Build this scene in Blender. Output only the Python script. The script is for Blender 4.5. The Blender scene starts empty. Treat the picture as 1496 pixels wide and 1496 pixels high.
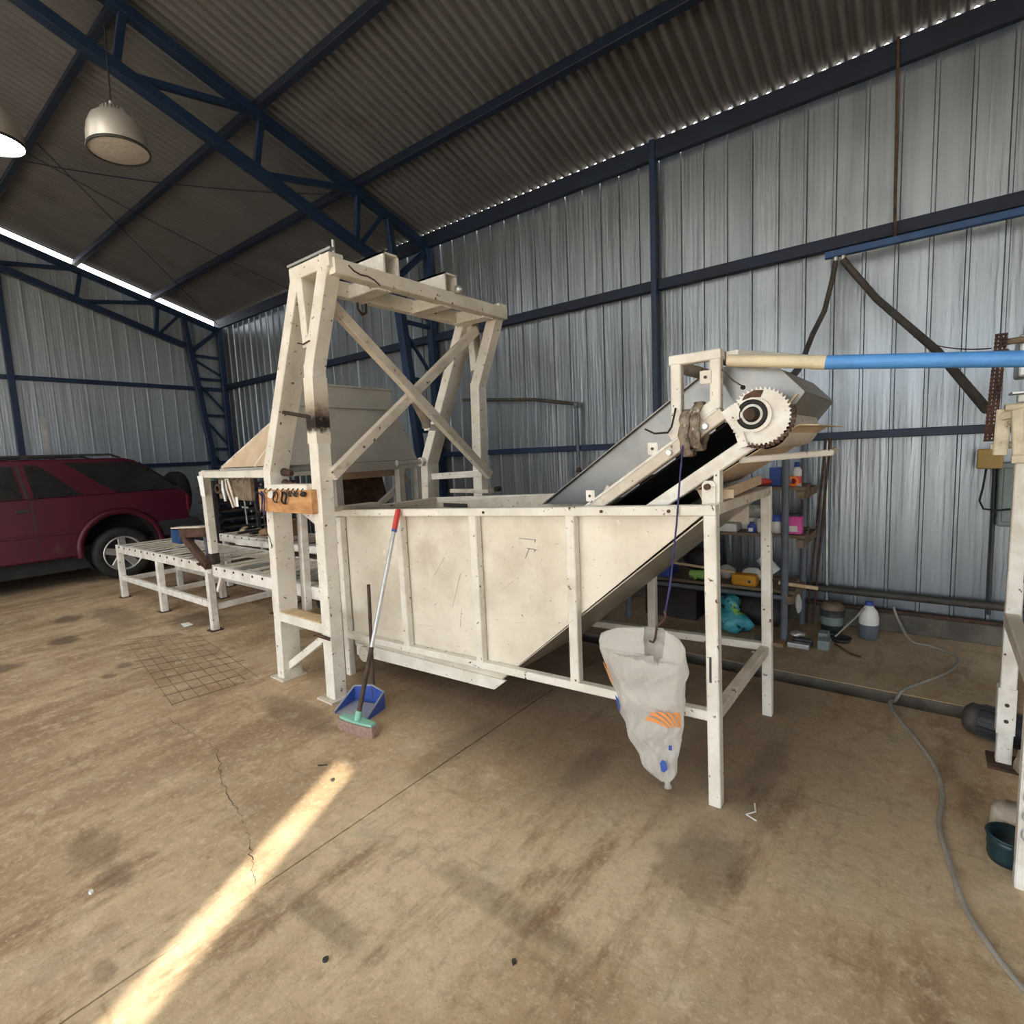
import bpy, math, random
from mathutils import Vector, Matrix
random.seed(7)
SC = bpy.context.scene
COL = SC.collection
PI = math.pi

# ------------------------------------------------------------------ camera
cam_d = bpy.data.cameras.new('camera'); cam = bpy.data.objects.new('camera', cam_d); COL.objects.link(cam)
def cam_matrix(yaw, pitch, roll, loc):
    f = Vector((math.sin(yaw)*math.cos(pitch), math.cos(yaw)*math.cos(pitch), math.sin(pitch)))
    r = Vector((math.cos(yaw), -math.sin(yaw), 0)); u = r.cross(f)
    c, s = math.cos(roll), math.sin(roll)
    r2 = c*r + s*u; u2 = -s*r + c*u
    m = Matrix((r2, u2, -f)).transposed().to_4x4(); m.translation = loc
    return m
cam.matrix_world = cam_matrix(math.radians(52.0768), math.radians(-6.3096), math.radians(-2.5953), Vector((0, 0, 1.4)))
cam_d.sensor_width = 36; cam_d.sensor_fit = 'HORIZONTAL'; cam_d.lens = 782.54/1496*36
cam_d.clip_start = .02; cam_d.clip_end = 300
SC.camera = cam

# ------------------------------------------------------------------ sky, sun, daylight openings, exposure
W = bpy.data.worlds.new('sky'); SC.world = W; W.use_nodes = True
bg = W.node_tree.nodes['Background']; bg.inputs[0].default_value = (.90, .95, 1.0, 1); bg.inputs[1].default_value = 3.6
sun_d = bpy.data.lights.new('sun', 'SUN'); sun_d.energy = 26; sun_d.angle = math.radians(.40); sun_d.color = (1, .90, .74)
sun = bpy.data.objects.new('sun', sun_d); COL.objects.link(sun)
sun.rotation_euler = Vector((.35, 1.8, -1)).to_track_quat('-Z', 'Y').to_euler()
def portal(name, loc, rot, sx, sy):
    d = bpy.data.lights.new(name, 'AREA'); d.shape = 'RECTANGLE'; d.size = sx; d.size_y = sy; d.cycles.is_portal = True
    o = bpy.data.objects.new(name, d); COL.objects.link(o); o.location = loc; o.rotation_euler = rot
portal('daylight_portal_side', (-5.35, 1.75, 1.6), (0, -PI/2, 0), 3.2, 9.5)
portal('daylight_portal_rear', (-.1, -11.9, 1.55), (PI/2, 0, 0), 6.0, 3.1)
SC.view_settings.view_transform = 'Standard'; SC.view_settings.look = 'None'
SC.view_settings.exposure = 0.52; SC.view_settings.gamma = 1; SC.view_settings.use_curve_mapping = False
SC.cycles.use_denoising = True
SC.cycles.max_bounces = 10; SC.cycles.diffuse_bounces = 6; SC.cycles.transparent_max_bounces = 12
SC.cycles.caustics_reflective = False; SC.cycles.caustics_refractive = False
SC.cycles.sample_clamp_indirect = 8

# ------------------------------------------------------------------ materials
def new_mat(name):
    m = bpy.data.materials.new(name); m.use_nodes = True
    nt = m.node_tree; return m, nt, nt.nodes['Principled BSDF']
def nd(nt, t, **kw):
    n = nt.nodes.new(t)
    for k, v in kw.items(): setattr(n, k, v)
    return n
def c4(c): return (c[0], c[1], c[2], 1)
def noise(nt, vec, scale, detail=5, rough=.6):
    n = nd(nt, 'ShaderNodeTexNoise'); n.inputs['Scale'].default_value = scale; n.inputs['Detail'].default_value = detail
    n.inputs['Roughness'].default_value = rough; nt.links.new(vec, n.inputs['Vector']); return n.outputs['Fac']
def ramp(nt, fac, lo, hi):
    r = nd(nt, 'ShaderNodeMapRange'); r.interpolation_type = 'SMOOTHSTEP'
    r.inputs['From Min'].default_value = lo; r.inputs['From Max'].default_value = hi
    nt.links.new(fac, r.inputs['Value']); return r.outputs['Result']
def mix(nt, fac, a, b):
    m = nd(nt, 'ShaderNodeMix', data_type='RGBA')
    if isinstance(fac, (int, float)): m.inputs[0].default_value = fac
    else: nt.links.new(fac, m.inputs[0])
    for i, v in ((6, a), (7, b)):
        if isinstance(v, (tuple, list)): m.inputs[i].default_value = c4(v)
        else: nt.links.new(v, m.inputs[i])
    return m.outputs[2]
def math_n(nt, op, a, b=None):
    m = nd(nt, 'ShaderNodeMath', operation=op)
    for i, v in enumerate((a, b)):
        if v is None: continue
        if isinstance(v, (int, float)): m.inputs[i].default_value = v
        else: nt.links.new(v, m.inputs[i])
    return m.outputs[0]
def position(nt, scale=(1, 1, 1)):
    g = nd(nt, 'ShaderNodeNewGeometry'); mp = nd(nt, 'ShaderNodeMapping'); mp.inputs['Scale'].default_value = scale
    nt.links.new(g.outputs['Position'], mp.inputs['Vector']); return mp.outputs['Vector']
def pmat(name, c1, c2=None, scale=6, rough=.6, metal=0, bump=0, spots=(), stretch=(1, 1, 1), bscale=40, spec=.4):
    m, nt, b = new_mat(name)
    vec = position(nt, stretch); col = c1
    if c2 is not None: col = mix(nt, ramp(nt, noise(nt, vec, scale), .35, .68), c1, c2)
    p2 = position(nt)
    for (c, sc, lo, hi) in spots: col = mix(nt, ramp(nt, noise(nt, p2, sc, 4, .65), lo, hi), col, c)
    if isinstance(col, tuple): b.inputs['Base Color'].default_value = c4(col)
    else: nt.links.new(col, b.inputs['Base Color'])
    b.inputs['Roughness'].default_value = rough; b.inputs['Metallic'].default_value = metal
    b.inputs['Specular IOR Level'].default_value = spec
    if bump:
        bp = nd(nt, 'ShaderNodeBump'); bp.inputs['Strength'].default_value = bump; bp.inputs['Distance'].default_value = .01
        nt.links.new(noise(nt, vec, bscale, 6), bp.inputs['Height']); nt.links.new(bp.outputs['Normal'], b.inputs['Normal'])
    return m
RUST = (.10, .05, .03)
M = {}
M['cream'] = pmat('cream_chipped_paint', (.80, .77, .70), (.68, .645, .57), 7, .5, 0, .15, [((.50, .42, .32), 3.2, .60, .80), (RUST, 34, .645, .68), (RUST, 12, .70, .725)])
M['cream_panel'] = pmat('cream_sheet_paint', (.78, .73, .63), (.62, .56, .46), 3.0, .42, .1, .06, [((.56, .49, .40), 1.7, .56, .80), ((.90, .86, .78), 6, .68, .74), (RUST, 60, .68, .71)], bscale=18)
M['white'] = pmat('white_flaking_paint', (.84, .82, .78), (.66, .62, .55), 9, .5, 0, .15, [((.46, .36, .24), 4, .66, .78), (RUST, 30, .65, .69)])
M['white_dirty'] = pmat('dirty_white_paint', (.70, .64, .55), (.56, .50, .42), 7, .55, 0, .1, [((.34, .26, .18), 4.5, .58, .76), (RUST, 30, .64, .68)])
M['yellowed'] = pmat('yellowed_white_paint', (.72, .66, .50), (.56, .48, .34), 12, .55, 0, .2, [((.22, .16, .09), 14, .60, .72)])
M['blue'] = pmat('navy_blue_paint', (.009, .028, .075), (.007, .020, .053), 6, .45, 0, .05, [((.02, .042, .085), 12, .62, .75)])
M['blue_dull'] = pmat('dark_blue_dusty_paint', (.006, .015, .040), (.0045, .010, .025), 6, .6, 0, .05)
M['blue_beam'] = pmat('mid_blue_paint', (.018, .075, .21), (.012, .05, .14), 9, .5, 0, .05, [((.02, .02, .02), 20, .66, .74)])
M['lightblue'] = pmat('bright_blue_paint', (.10, .33, .78), (.08, .27, .66), 8, .42, 0, .05, [((.55, .60, .66), 26, .72, .76)])
M['creampipe'] = pmat('cream_pipe_paint', (.74, .66, .47), (.64, .56, .40), 14, .55, 0, .1, [((.40, .30, .18), 18, .64, .74)])
M['steel'] = pmat('grey_sheet_steel', (.25, .25, .243), (.18, .18, .175), 3.5, .38, .65, .04, [((.42, .36, .27), 4, .62, .80)])
M['steel_dark'] = pmat('brown_grey_sheet_steel', (.30, .28, .25), (.20, .18, .15), 3.5, .4, .5, .04)
M['slopeplate'] = pmat('dull_tan_steel', (.50, .45, .38), (.38, .34, .28), 3, .34, .35, .03)
M['zinc'] = pmat('galvanised_steel', (.52, .53, .53), (.40, .41, .41), 9, .4, .7, .03)
M['rust'] = pmat('rusty_steel', (.12, .065, .045), (.055, .032, .024), 16, .8, .2, .3)
M['meshwire'] = pmat('weathered_wire', (.20, .15, .11), (.10, .075, .06), 16, .7, .4)
M['soot'] = pmat('burnt_black', (.03, .022, .018), (.06, .04, .03), 14, .9)
M['black'] = pmat('black_rubber', (.012, .012, .012), (.022, .021, .02), 12, .7, 0, .1)
M['belt'] = pmat('black_belt', (.010, .010, .010), (.02, .018, .016), 10, .75)
M['darkgrey'] = pmat('dark_grey_plastic', (.05, .055, .06), (.035, .038, .042), 9, .5)
M['hose'] = pmat('grey_brown_pipe', (.075, .067, .058), (.05, .044, .037), 9, .6)
M['cable'] = pmat('grey_cable', (.34, .32, .28), (.26, .24, .21), 9, .55)
M['pole'] = pmat('slate_grey_paint', (.125, .145, .175), (.10, .115, .14), 9, .5)
M['tan'] = pmat('tan_painted_board', (.66, .52, .37), (.56, .42, .28), 5, .6, 0, .1, [((.74, .66, .56), 2.6, .60, .80)])
M['wood'] = pmat('fresh_wood', (.62, .34, .15), (.42, .20, .08), 22, .6, 0, .15, [((.14, .07, .03), 9, .66, .76)], stretch=(1, .35, 1))
M['oldwood'] = pmat('grey_old_wood', (.22, .165, .115), (.12, .09, .06), 16, .8, 0, .25, stretch=(1, .3, 1))
M['palewood'] = pmat('pale_wood', (.62, .47, .29), (.48, .34, .19), 18, .7, 0, .15)
M['darkwood'] = pmat('dark_brown_wood', (.075, .05, .037), (.04, .028, .02), 18, .75, 0, .1)
M['card'] = pmat('cardboard', (.34, .205, .115), (.28, .165, .09), 5, .85)
M['strap'] = pmat('dirty_webbing', (.34, .28, .22), (.10, .075, .055), 26, .9, 0, .5, [((.62, .57, .49), 30, .58, .66)], bscale=60)
M['maroon'] = pmat('maroon_car_paint', (.075, .008, .022), (.06, .007, .018), 3, .40, .2, 0, [((.10, .055, .05), 5, .60, .80)])
M['carblack'] = pmat('black_car_trim', (.022, .022, .023), (.03, .028, .027), 6, .6)
M['glass'] = pmat('dusty_tinted_glass', (.012, .013, .013), (.018, .018, .017), 4, .25, 0, 0, [((.06, .057, .05), 3, .68, .95)], spec=.5)
M['alloy'] = pmat('silver_alloy', (.62, .62, .61), (.50, .49, .47), 12, .35, .7)
M['redlens'] = pmat('red_tail_lens', (.14, .008, .014), None, 1, .3)
M['lampshade'] = pmat('brushed_aluminium', (.78, .76, .73), (.66, .64, .61), 5, .38, .6, 0, [((.25, .2, .16), 14, .70, .78)])
M['paper'] = pmat('white_paper', (.86, .87, .88), None, 1, .7)
M['blueplastic'] = pmat('blue_plastic', (.035, .075, .33), (.05, .095, .36), 12, .4)
M['pandust'] = pmat('dusty_blue_grey_plastic', (.22, .26, .36), (.32, .31, .30), 8, .6)
M['mint'] = pmat('mint_plastic', (.26, .55, .43), (.20, .46, .36), 10, .5)
M['bristle'] = pmat('pink_grey_bristles', (.40, .26, .22), (.26, .18, .15), 60, .9, 0, .8, bscale=120)
M['redplastic'] = pmat('red_plastic', (.55, .05, .04), None, 1, .4)
M['teal'] = pmat('teal_plastic_film', (.03, .27, .33), (.10, .42, .50), 9, .3, 0, .4, [((.01, .03, .04), 10, .55, .62), ((.35, .62, .10), 7, .60, .66)], bscale=25)
M['yellow'] = pmat('amber_plastic', (.72, .34, .03), (.62, .27, .02), 9, .4)
M['green'] = pmat('green_tool_plastic', (.22, .46, .10), (.30, .52, .16), 9, .45)
M['pink'] = pmat('pink_pack', (.62, .07, .32), (.72, .12, .40), 6, .5)
M['orange'] = pmat('orange_plastic', (.85, .20, .03), None, 1, .45)
M['whiteplastic'] = pmat('white_plastic', (.74, .74, .72), (.66, .66, .63), 8, .45)
M['box_grey'] = pmat('grey_green_enamel', (.20, .245, .245), (.17, .21, .21), 5, .45)
M['ochre'] = pmat('ochre_panel', (.42, .29, .10), (.34, .23, .08), 6, .6)
M['sack'] = pmat('beige_sackcloth', (.50, .43, .32), (.40, .33, .24), 30, .9, 0, .4)
M['darkteal'] = pmat('dark_teal_plastic', (.008, .022, .03), (.015, .04, .05), 9, .35)
M['stone'] = pmat('pale_stone', (.50, .44, .36), (.40, .34, .27), 30, .85, 0, .3)
M['purple'] = pmat('blue_cord', (.05, .045, .16), (.03, .03, .10), 30, .7)
M['junk'] = pmat('dark_scrap', (.045, .035, .035), (.025, .02, .022), 8, .7)
M['greenboard'] = pmat('green_board', (.07, .13, .10), None, 1, .6)
M['ink'] = pmat('marker_ink', (.05, .045, .045), None, 1, .7)
M['logo_orange'] = pmat('orange_print', (.78, .30, .09), None, 1, .5)
M['logo_blue'] = pmat('blue_print', (.05, .11, .42), None, 1, .5)
M['yard'] = pmat('yard_earth', (.36, .31, .25), (.30, .26, .20), .6, .9)

def sheet_mat(name, c1, c2, axis, rough, metal, grime):
    m, nt, b = new_mat(name)
    st = (6, 6, .12)
    v = position(nt, st)
    col = mix(nt, ramp(nt, noise(nt, v, 1.6, 4), .35, .65), c1, c2)
    col = mix(nt, ramp(nt, noise(nt, position(nt, (1, 1, .5)), 1.1, 5), .52, .80), col, grime)
    col = mix(nt, ramp(nt, noise(nt, position(nt), 24, 3, .7), .73, .77), col, (.10, .09, .085))
    nt.links.new(col, b.inputs['Base Color'])
    b.inputs['Metallic'].default_value = metal
    r = nd(nt, 'ShaderNodeMapRange'); r.inputs['To Min'].default_value = rough-.10; r.inputs['To Max'].default_value = rough+.14
    nt.links.new(noise(nt, v, 2.2, 3), r.inputs['Value']); nt.links.new(r.outputs['Result'], b.inputs['Roughness'])
    w = nd(nt, 'ShaderNodeTexWave'); w.bands_direction = axis; w.inputs['Scale'].default_value = 9.0; w.inputs['Distortion'].default_value = .2
    nt.links.new(position(nt), w.inputs['Vector'])
    bp = nd(nt, 'ShaderNodeBump'); bp.inputs['Strength'].default_value = .09; bp.inputs['Distance'].default_value = .006
    nt.links.new(w.outputs['Fac'], bp.inputs['Height'])
    bp2 = nd(nt, 'ShaderNodeBump'); bp2.inputs['Strength'].default_value = .5; bp2.inputs['Distance'].default_value = .02
    nt.links.new(noise(nt, position(nt, (4, 4, .35)), 2.2, 4), bp2.inputs['Height']); nt.links.new(bp.outputs['Normal'], bp2.inputs['Normal'])
    nt.links.new(bp2.outputs['Normal'], b.inputs['Normal'])
    return m
M['wallsheet'] = sheet_mat('aluzinc_wall_sheet', (.265, .292, .318), (.21, .234, .256), 'Y', .34, .80, (.138, .146, .148))
M['gablesheet'] = sheet_mat('aluzinc_gable_sheet', (.42, .475, .53), (.34, .385, .43), 'X', .42, .6, (.28, .32, .36))
M['roofsheet'] = pmat('weathered_zinc_roof', (.158, .168, .192), (.128, .137, .158), 1.2, .55, .4, 0, [((.10, .10, .10), .9, .55, .8)])
M['kerb'] = pmat('grimy_concrete', (.17, .155, .13), (.09, .082, .07), 5, .9, 0, .5)

def floor_mat():
    m, nt, b = new_mat('worn_concrete'); v = position(nt)
    col = mix(nt, ramp(nt, noise(nt, v, 1.1, 7, .62), .40, .60), (.74, .585, .395), (.50, .365, .225))
    # browner, dirtier concrete towards the far end of the shed
    g0 = nd(nt, 'ShaderNodeNewGeometry'); s0_ = nd(nt, 'ShaderNodeSeparateXYZ'); nt.links.new(g0.outputs['Position'], s0_.inputs[0])
    far_ = ramp(nt, math_n(nt, 'ADD', s0_.outputs[1], math_n(nt, 'MULTIPLY', noise(nt, v, .9, 5), 2.6)), 2.3, 4.6)
    col = mix(nt, math_n(nt, 'MULTIPLY', far_, .80), col, mix(nt, ramp(nt, noise(nt, position(nt, (.5, 1.2, 1)), 1.7, 7, .7), .42, .60), (.50, .36, .225), (.27, .165, .092)))
    col = mix(nt, ramp(nt, noise(nt, position(nt, (.45, 1.5, 1)), 2.4, 6, .68), .50, .68), col, (.33, .215, .125))
    col = mix(nt, math_n(nt, 'MULTIPLY', ramp(nt, noise(nt, v, 7, 6, .7), .50, .72), .6), col, (.78, .64, .46))
    col = mix(nt, math_n(nt, 'MULTIPLY', ramp(nt, noise(nt, v, 2.9, 7, .7), .54, .70), .7), col, (.50, .43, .325))
    col = mix(nt, math_n(nt, 'MULTIPLY', ramp(nt, noise(nt, v, 15, 8, .75), .48, .66), .40), col, (.32, .22, .13))
    col = mix(nt, math_n(nt, 'MULTIPLY', ramp(nt, noise(nt, position(nt, (.6, 2.2, 1)), 9, 7, .75), .52, .70), .42), col, (.27, .18, .105))
    col = mix(nt, math_n(nt, 'MULTIPLY', ramp(nt, noise(nt, position(nt, (3, .5, 1)), 4, 7, .75), .56, .68), .45), col, (.27, .18, .105))
    col = mix(nt, math_n(nt, 'MULTIPLY', ramp(nt, noise(nt, v, 38, 5, .75), .50, .68), .38), col, (.86, .73, .54))
    # darker brown patches under and around the machine
    g = nd(nt, 'ShaderNodeNewGeometry'); sp = nd(nt, 'ShaderNodeSeparateXYZ'); nt.links.new(g.outputs['Position'], sp.inputs[0])
    def blob(cx, cy, rx, ry, col, colour, amt, wob=.35, sc=3.0, edge=.35):
        dx = math_n(nt, 'MULTIPLY', math_n(nt, 'SUBTRACT', sp.outputs[0], cx), 1/rx)
        dy = math_n(nt, 'MULTIPLY', math_n(nt, 'SUBTRACT', sp.outputs[1], cy), 1/ry)
        d = math_n(nt, 'SQRT', math_n(nt, 'ADD', math_n(nt, 'MULTIPLY', dx, dx), math_n(nt, 'MULTIPLY', dy, dy)))
        d = math_n(nt, 'ADD', d, math_n(nt, 'MULTIPLY', math_n(nt, 'SUBTRACT', noise(nt, v, sc, 5), .5), wob*2))
        f = math_n(nt, 'MULTIPLY', math_n(nt, 'SUBTRACT', 1.0, ramp(nt, d, 1-edge, 1+edge)), amt)
        return mix(nt, f, col, colour)
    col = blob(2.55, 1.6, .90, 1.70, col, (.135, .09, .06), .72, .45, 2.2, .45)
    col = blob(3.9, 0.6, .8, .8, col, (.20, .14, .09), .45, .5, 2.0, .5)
    for (x, y, rx, ry, a) in ((.47, 2.42, .075, .13, .45), (.475, 2.19, .05, .075, .5), (.335, 1.79, .025, .055, .45), (1.12, 5.70, .09, .13, .8), (1.31, 6.5, .10, .16, .75),
                              (.62, 5.3, .14, .12, .8), (2.0, 5.3, .22, .30, .7), (1.2, 4.55, .05, .06, .7), (1.07, 4.4, .04, .05, .6), (1.66, .56, .17, .13, .55), (2.35, .50, .34, .06, .45), (1.15, 1.02, .05, .28, .4), (.80, 1.42, .04, .20, .45), (1.95, 1.15, .2, .07, .5), (1.75, 1.75, .3, .08, .4), (1.5, 2.75, .10, .35, .5), (1.62, 6.2, .14, .5, .5)):
        col = blob(x, y, rx, ry, col, (.095, .068, .05), a*.85, .75, 11, .40)
    col = mix(nt, ramp(nt, noise(nt, v, 55, 3, .7), .70, .76), col, (.12, .085, .06))
    col = mix(nt, ramp(nt, noise(nt, v, 70, 2, .6), .735, .76), col, (.66, .60, .50))
    nt.links.new(col, b.inputs['Base Color'])
    r = nd(nt, 'ShaderNodeMapRange'); r.inputs['To Min'].default_value = .62; r.inputs['To Max'].default_value = .95
    nt.links.new(noise(nt, v, 2.0, 5), r.inputs['Value']); nt.links.new(r.outputs['Result'], b.inputs['Roughness'])
    b.inputs['Specular IOR Level'].default_value = .3
    bp = nd(nt, 'ShaderNodeBump'); bp.inputs['Strength'].default_value = .35; bp.inputs['Distance'].default_value = .012
    nt.links.new(noise(nt, v, 26, 8, .7), bp.inputs['Height']); nt.links.new(bp.outputs['Normal'], b.inputs['Normal'])
    return m
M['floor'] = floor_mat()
def burn_mat():
    m, nt, b = new_mat('scorched_paint'); g = nd(nt, 'ShaderNodeNewGeometry'); sp = nd(nt, 'ShaderNodeSeparateXYZ'); nt.links.new(g.outputs['Position'], sp.inputs[0])
    z = math_n(nt, 'ADD', sp.outputs[2], math_n(nt, 'MULTIPLY', math_n(nt, 'SUBTRACT', noise(nt, position(nt), 30), .5), .08))
    up = math_n(nt, 'SUBTRACT', 1.0, ramp(nt, z, 1.62, 1.83)); lo = ramp(nt, z, 1.545, 1.585)
    f = math_n(nt, 'MULTIPLY', up, lo)
    col = mix(nt, ramp(nt, z, 1.62, 1.76), (.018, .012, .010), (.33, .22, .13))
    nt.links.new(mix(nt, f, (.74, .69, .60), col), b.inputs['Base Color']); b.inputs['Roughness'].default_value = .8
    return m
M['burn'] = burn_mat()
def emit_mat(name, c, s):
    m, nt, b = new_mat(name); b.inputs['Emission Color'].default_value = c4(c); b.inputs['Emission Strength'].default_value = s
    b.inputs['Base Color'].default_value = c4(c); return m
M['lit'] = emit_mat('lit_lamp_glow', (1, .97, 1), 30)
def film_mat(name, c, transp, rough):
    m, nt, b = new_mat(name); out = nt.nodes['Material Output']
    b.inputs['Base Color'].default_value = c4(c); b.inputs['Roughness'].default_value = rough
    tl = nd(nt, 'ShaderNodeBsdfTranslucent'); tl.inputs[0].default_value = c4(c)
    tp = nd(nt, 'ShaderNodeBsdfTransparent')
    m1 = nd(nt, 'ShaderNodeMixShader'); m1.inputs[0].default_value = .35
    nt.links.new(b.outputs[0], m1.inputs[1]); nt.links.new(tl.outputs[0], m1.inputs[2])
    m2 = nd(nt, 'ShaderNodeMixShader'); m2.inputs[0].default_value = transp
    nt.links.new(m1.outputs[0], m2.inputs[1]); nt.links.new(tp.outputs[0], m2.inputs[2]); nt.links.new(m2.outputs[0], out.inputs[0])
    bp = nd(nt, 'ShaderNodeBump'); bp.inputs['Strength'].default_value = .9; bp.inputs['Distance'].default_value = .03
    nt.links.new(noise(nt, position(nt, (1, 1, .55)), 16, 6, .65), bp.inputs['Height']); nt.links.new(bp.outputs['Normal'], b.inputs['Normal'])
    return m
M['film'] = film_mat('milky_plastic_film', (.88, .86, .82), .36, .10)
M['clearglass'] = film_mat('lamp_glass', (.94, .93, .92), .12, .12)
M['fibreglass'] = film_mat('translucent_fibreglass', (.80, .80, .76), .0, .5)

# ------------------------------------------------------------------ mesh builder
LOC = {}
class MB:
    def __init__(s): s.v = []; s.f = []; s.mi = []; s.smooth = []
    def add(s, vs, fs, smooth=False, mi=0):
        n = len(s.v); s.v += [Vector(v) for v in vs]; s.f += [tuple(i+n for i in f) for f in fs]
        s.smooth += [smooth]*len(fs); s.mi += [mi]*len(fs); return s
    def box(s, a, b, mi=0):
        x0, y0, z0 = a; x1, y1, z1 = b
        vs = [(x0,y0,z0),(x1,y0,z0),(x1,y1,z0),(x0,y1,z0),(x0,y0,z1),(x1,y0,z1),(x1,y1,z1),(x0,y1,z1)]
        return s.add(vs, [(3,2,1,0),(4,5,6,7),(0,1,5,4),(1,2,6,5),(2,3,7,6),(3,0,4,7)], mi=mi)
    def cbox(s, c, sz, mi=0): return s.box([c[i]-sz[i]/2 for i in range(3)], [c[i]+sz[i]/2 for i in range(3)], mi)
    def beam(s, p0, p1, w, d, up=(0, 0, 1), mi=0, c=0.0):
        """bar p0->p1: w across, d along up; c chamfers the four long edges"""
        p0 = Vector(p0); p1 = Vector(p1); t = (p1-p0).normalized(); up = Vector(up)
        side = t.cross(up)
        if side.length < 1e-4: up = Vector((1, 0, 0)); side = t.cross(up)
        side.normalize(); u = side.cross(t).normalized()
        if c <= 0: ring = [(-w/2,-d/2),(w/2,-d/2),(w/2,d/2),(-w/2,d/2)]
        else: ring = [(-w/2+c,-d/2),(w/2-c,-d/2),(w/2,-d/2+c),(w/2,d/2-c),(w/2-c,d/2),(-w/2+c,d/2),(-w/2,d/2-c),(-w/2,-d/2+c)]
        n = len(ring)
        vs = [p+side*a+u*b for p in (p0, p1) for a, b in ring]
        fs = [tuple(range(n))[::-1], tuple(range(n, 2*n))] + [(i, (i+1) % n, n+(i+1) % n, n+i) for i in range(n)]
        return s.add(vs, fs, mi=mi)
    def prism(s, pts, ax, a, b, mi=0):
        """polygon in the plane across axis ax, extruded from a to b. pts are the two other coordinates in xyz order"""
        def mk(p, t):
            l = list(p); l.insert(ax, t); return l
        n = len(pts); vs = [mk(p, a) for p in pts] + [mk(p, b) for p in pts]
        return s.add(vs, [tuple(range(n)), tuple(range(n, 2*n))[::-1]] + [(i, n+i, n+(i+1) % n, (i+1) % n) for i in range(n)], mi=mi)
    def tube(s, pts, r, seg=8, closed=False, mi=0, caps=True):
        pts = [Vector(p) for p in pts]; n = len(pts); rs = r if isinstance(r, (list, tuple)) else [r]*n
        rings = []; prev = None
        for i, p in enumerate(pts):
            a = pts[(i-1) % n] if (i > 0 or closed) else p; b = pts[(i+1) % n] if (i < n-1 or closed) else p
            t = (b-a).normalized()
            if prev is None:
                u = t.orthogonal().normalized()
            else:
                u = prev - t*prev.dot(t); u = u.normalized() if u.length > 1e-5 else t.orthogonal().normalized()
            prev = u; w = t.cross(u)
            rings.append([p + (u*math.cos(2*PI*k/seg)+w*math.sin(2*PI*k/seg))*rs[i] for k in range(seg)])
        vs = [v for R in rings for v in R]; fs = []
        for i in range(n if closed else n-1):
            j = (i+1) % n
            for k in range(seg): fs.append((i*seg+k, i*seg+(k+1) % seg, j*seg+(k+1) % seg, j*seg+k))
        s.add(vs, fs, smooth=seg > 5, mi=mi)
        if caps and not closed:
            s.add(rings[0], [tuple(range(seg))[::-1]], mi=mi); s.add(rings[-1], [tuple(range(seg))], mi=mi)
        return s
    def lathe(s, prof, c, axis=(0, 0, 1), seg=24, mi=0, smooth=True):
        """prof = (radius, height along axis)"""
        ax = Vector(axis).normalized(); u = ax.orthogonal().normalized(); w = ax.cross(u); c = Vector(c)
        vs = []; fs = []; m = len(prof)
        for (r, h) in prof:
            for k in range(seg):
                a = 2*PI*k/seg; vs.append(c + ax*h + (u*math.cos(a)+w*math.sin(a))*r)
        for i in range(m-1):
            for k in range(seg): fs.append((i*seg+k, i*seg+(k+1) % seg, (i+1)*seg+(k+1) % seg, (i+1)*seg+k))
        return s.add(vs, fs, smooth=smooth, mi=mi)
    def disc(s, c, r, axis=(0, 0, 1), seg=24, mi=0):
        ax = Vector(axis).normalized(); u = ax.orthogonal().normalized(); w = ax.cross(u); c = Vector(c)
        return s.add([c+(u*math.cos(2*PI*k/seg)+w*math.sin(2*PI*k/seg))*r for k in range(seg)], [tuple(range(seg))], mi=mi)
    def poly(s, pts, mi=0): return s.add(pts, [tuple(range(len(pts)))], mi=mi)

def obj(name, mb, mat, parent=None, bevel=0, label=None):
    vs = mb.v
    lo = Vector([min(v[i] for v in vs) for i in range(3)]); hi = Vector([max(v[i] for v in vs) for i in range(3)])
    o0 = Vector(((lo.x+hi.x)/2, (lo.y+hi.y)/2, lo.z))
    me = bpy.data.meshes.new(name); me.from_pydata([v-o0 for v in vs], [], mb.f); me.update()
    me.polygons.foreach_set('use_smooth', mb.smooth); me.polygons.foreach_set('material_index', mb.mi)
    for m in (mat if isinstance(mat, (list, tuple)) else [mat]): me.materials.append(M[m])
    o = bpy.data.objects.new(name, me); COL.objects.link(o)
    if parent is not None:
        o.parent = parent; o.location = o0 - LOC[parent.name]
    else: o.location = o0
    LOC[o.name] = o0
    if bevel:
        bv = o.modifiers.new('bevel', 'BEVEL'); bv.width = bevel; bv.segments = 2; bv.limit_method = 'ANGLE'; bv.angle_limit = math.radians(40)
    if label: o['label'] = label
    return o
def tag(o, label, cat, group=None):
    o['label'] = label; o['category'] = cat; o['kind'] = 'thing'
    if group: o['group'] = group
    return o
def thing(name, label, cat, loc, group=None):
    o = bpy.data.objects.new(name, None); COL.objects.link(o); o.location = loc; o.empty_display_size = .1
    LOC[o.name] = Vector(loc); return tag(o, label, cat, group)
def struct(o, label, cat=None):
    o['kind'] = 'structure'; o['label'] = label
    if cat: o['category'] = cat
    return o
def bar(name, parent, mat, p0, p1, w, d, up=(0, 0, 1), c=.004):
    w += random.uniform(0, .0022); d += random.uniform(0, .0022)   # no two faces quite flush, as in welded work
    return obj(name, MB().beam(p0, p1, w, d, up, 0, c), mat, parent)
def put(src, parent, delta):
    """copy of a part, moved by delta, under the same or another thing"""
    c = src.copy(); COL.objects.link(c); c.parent = parent
    c.location = Vector(src.location) + Vector(delta); return c

# ================================================================== THE BUILDING
XW, YG, YR, XL = 4.66, 10.0, -12.0, -5.4
RIDGE = -.4
def roofz(x): return 3.945 + .302*(4.6-x) if x >= RIDGE else 3.945 + .302*5.0 + .302*(x-RIDGE)

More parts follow.
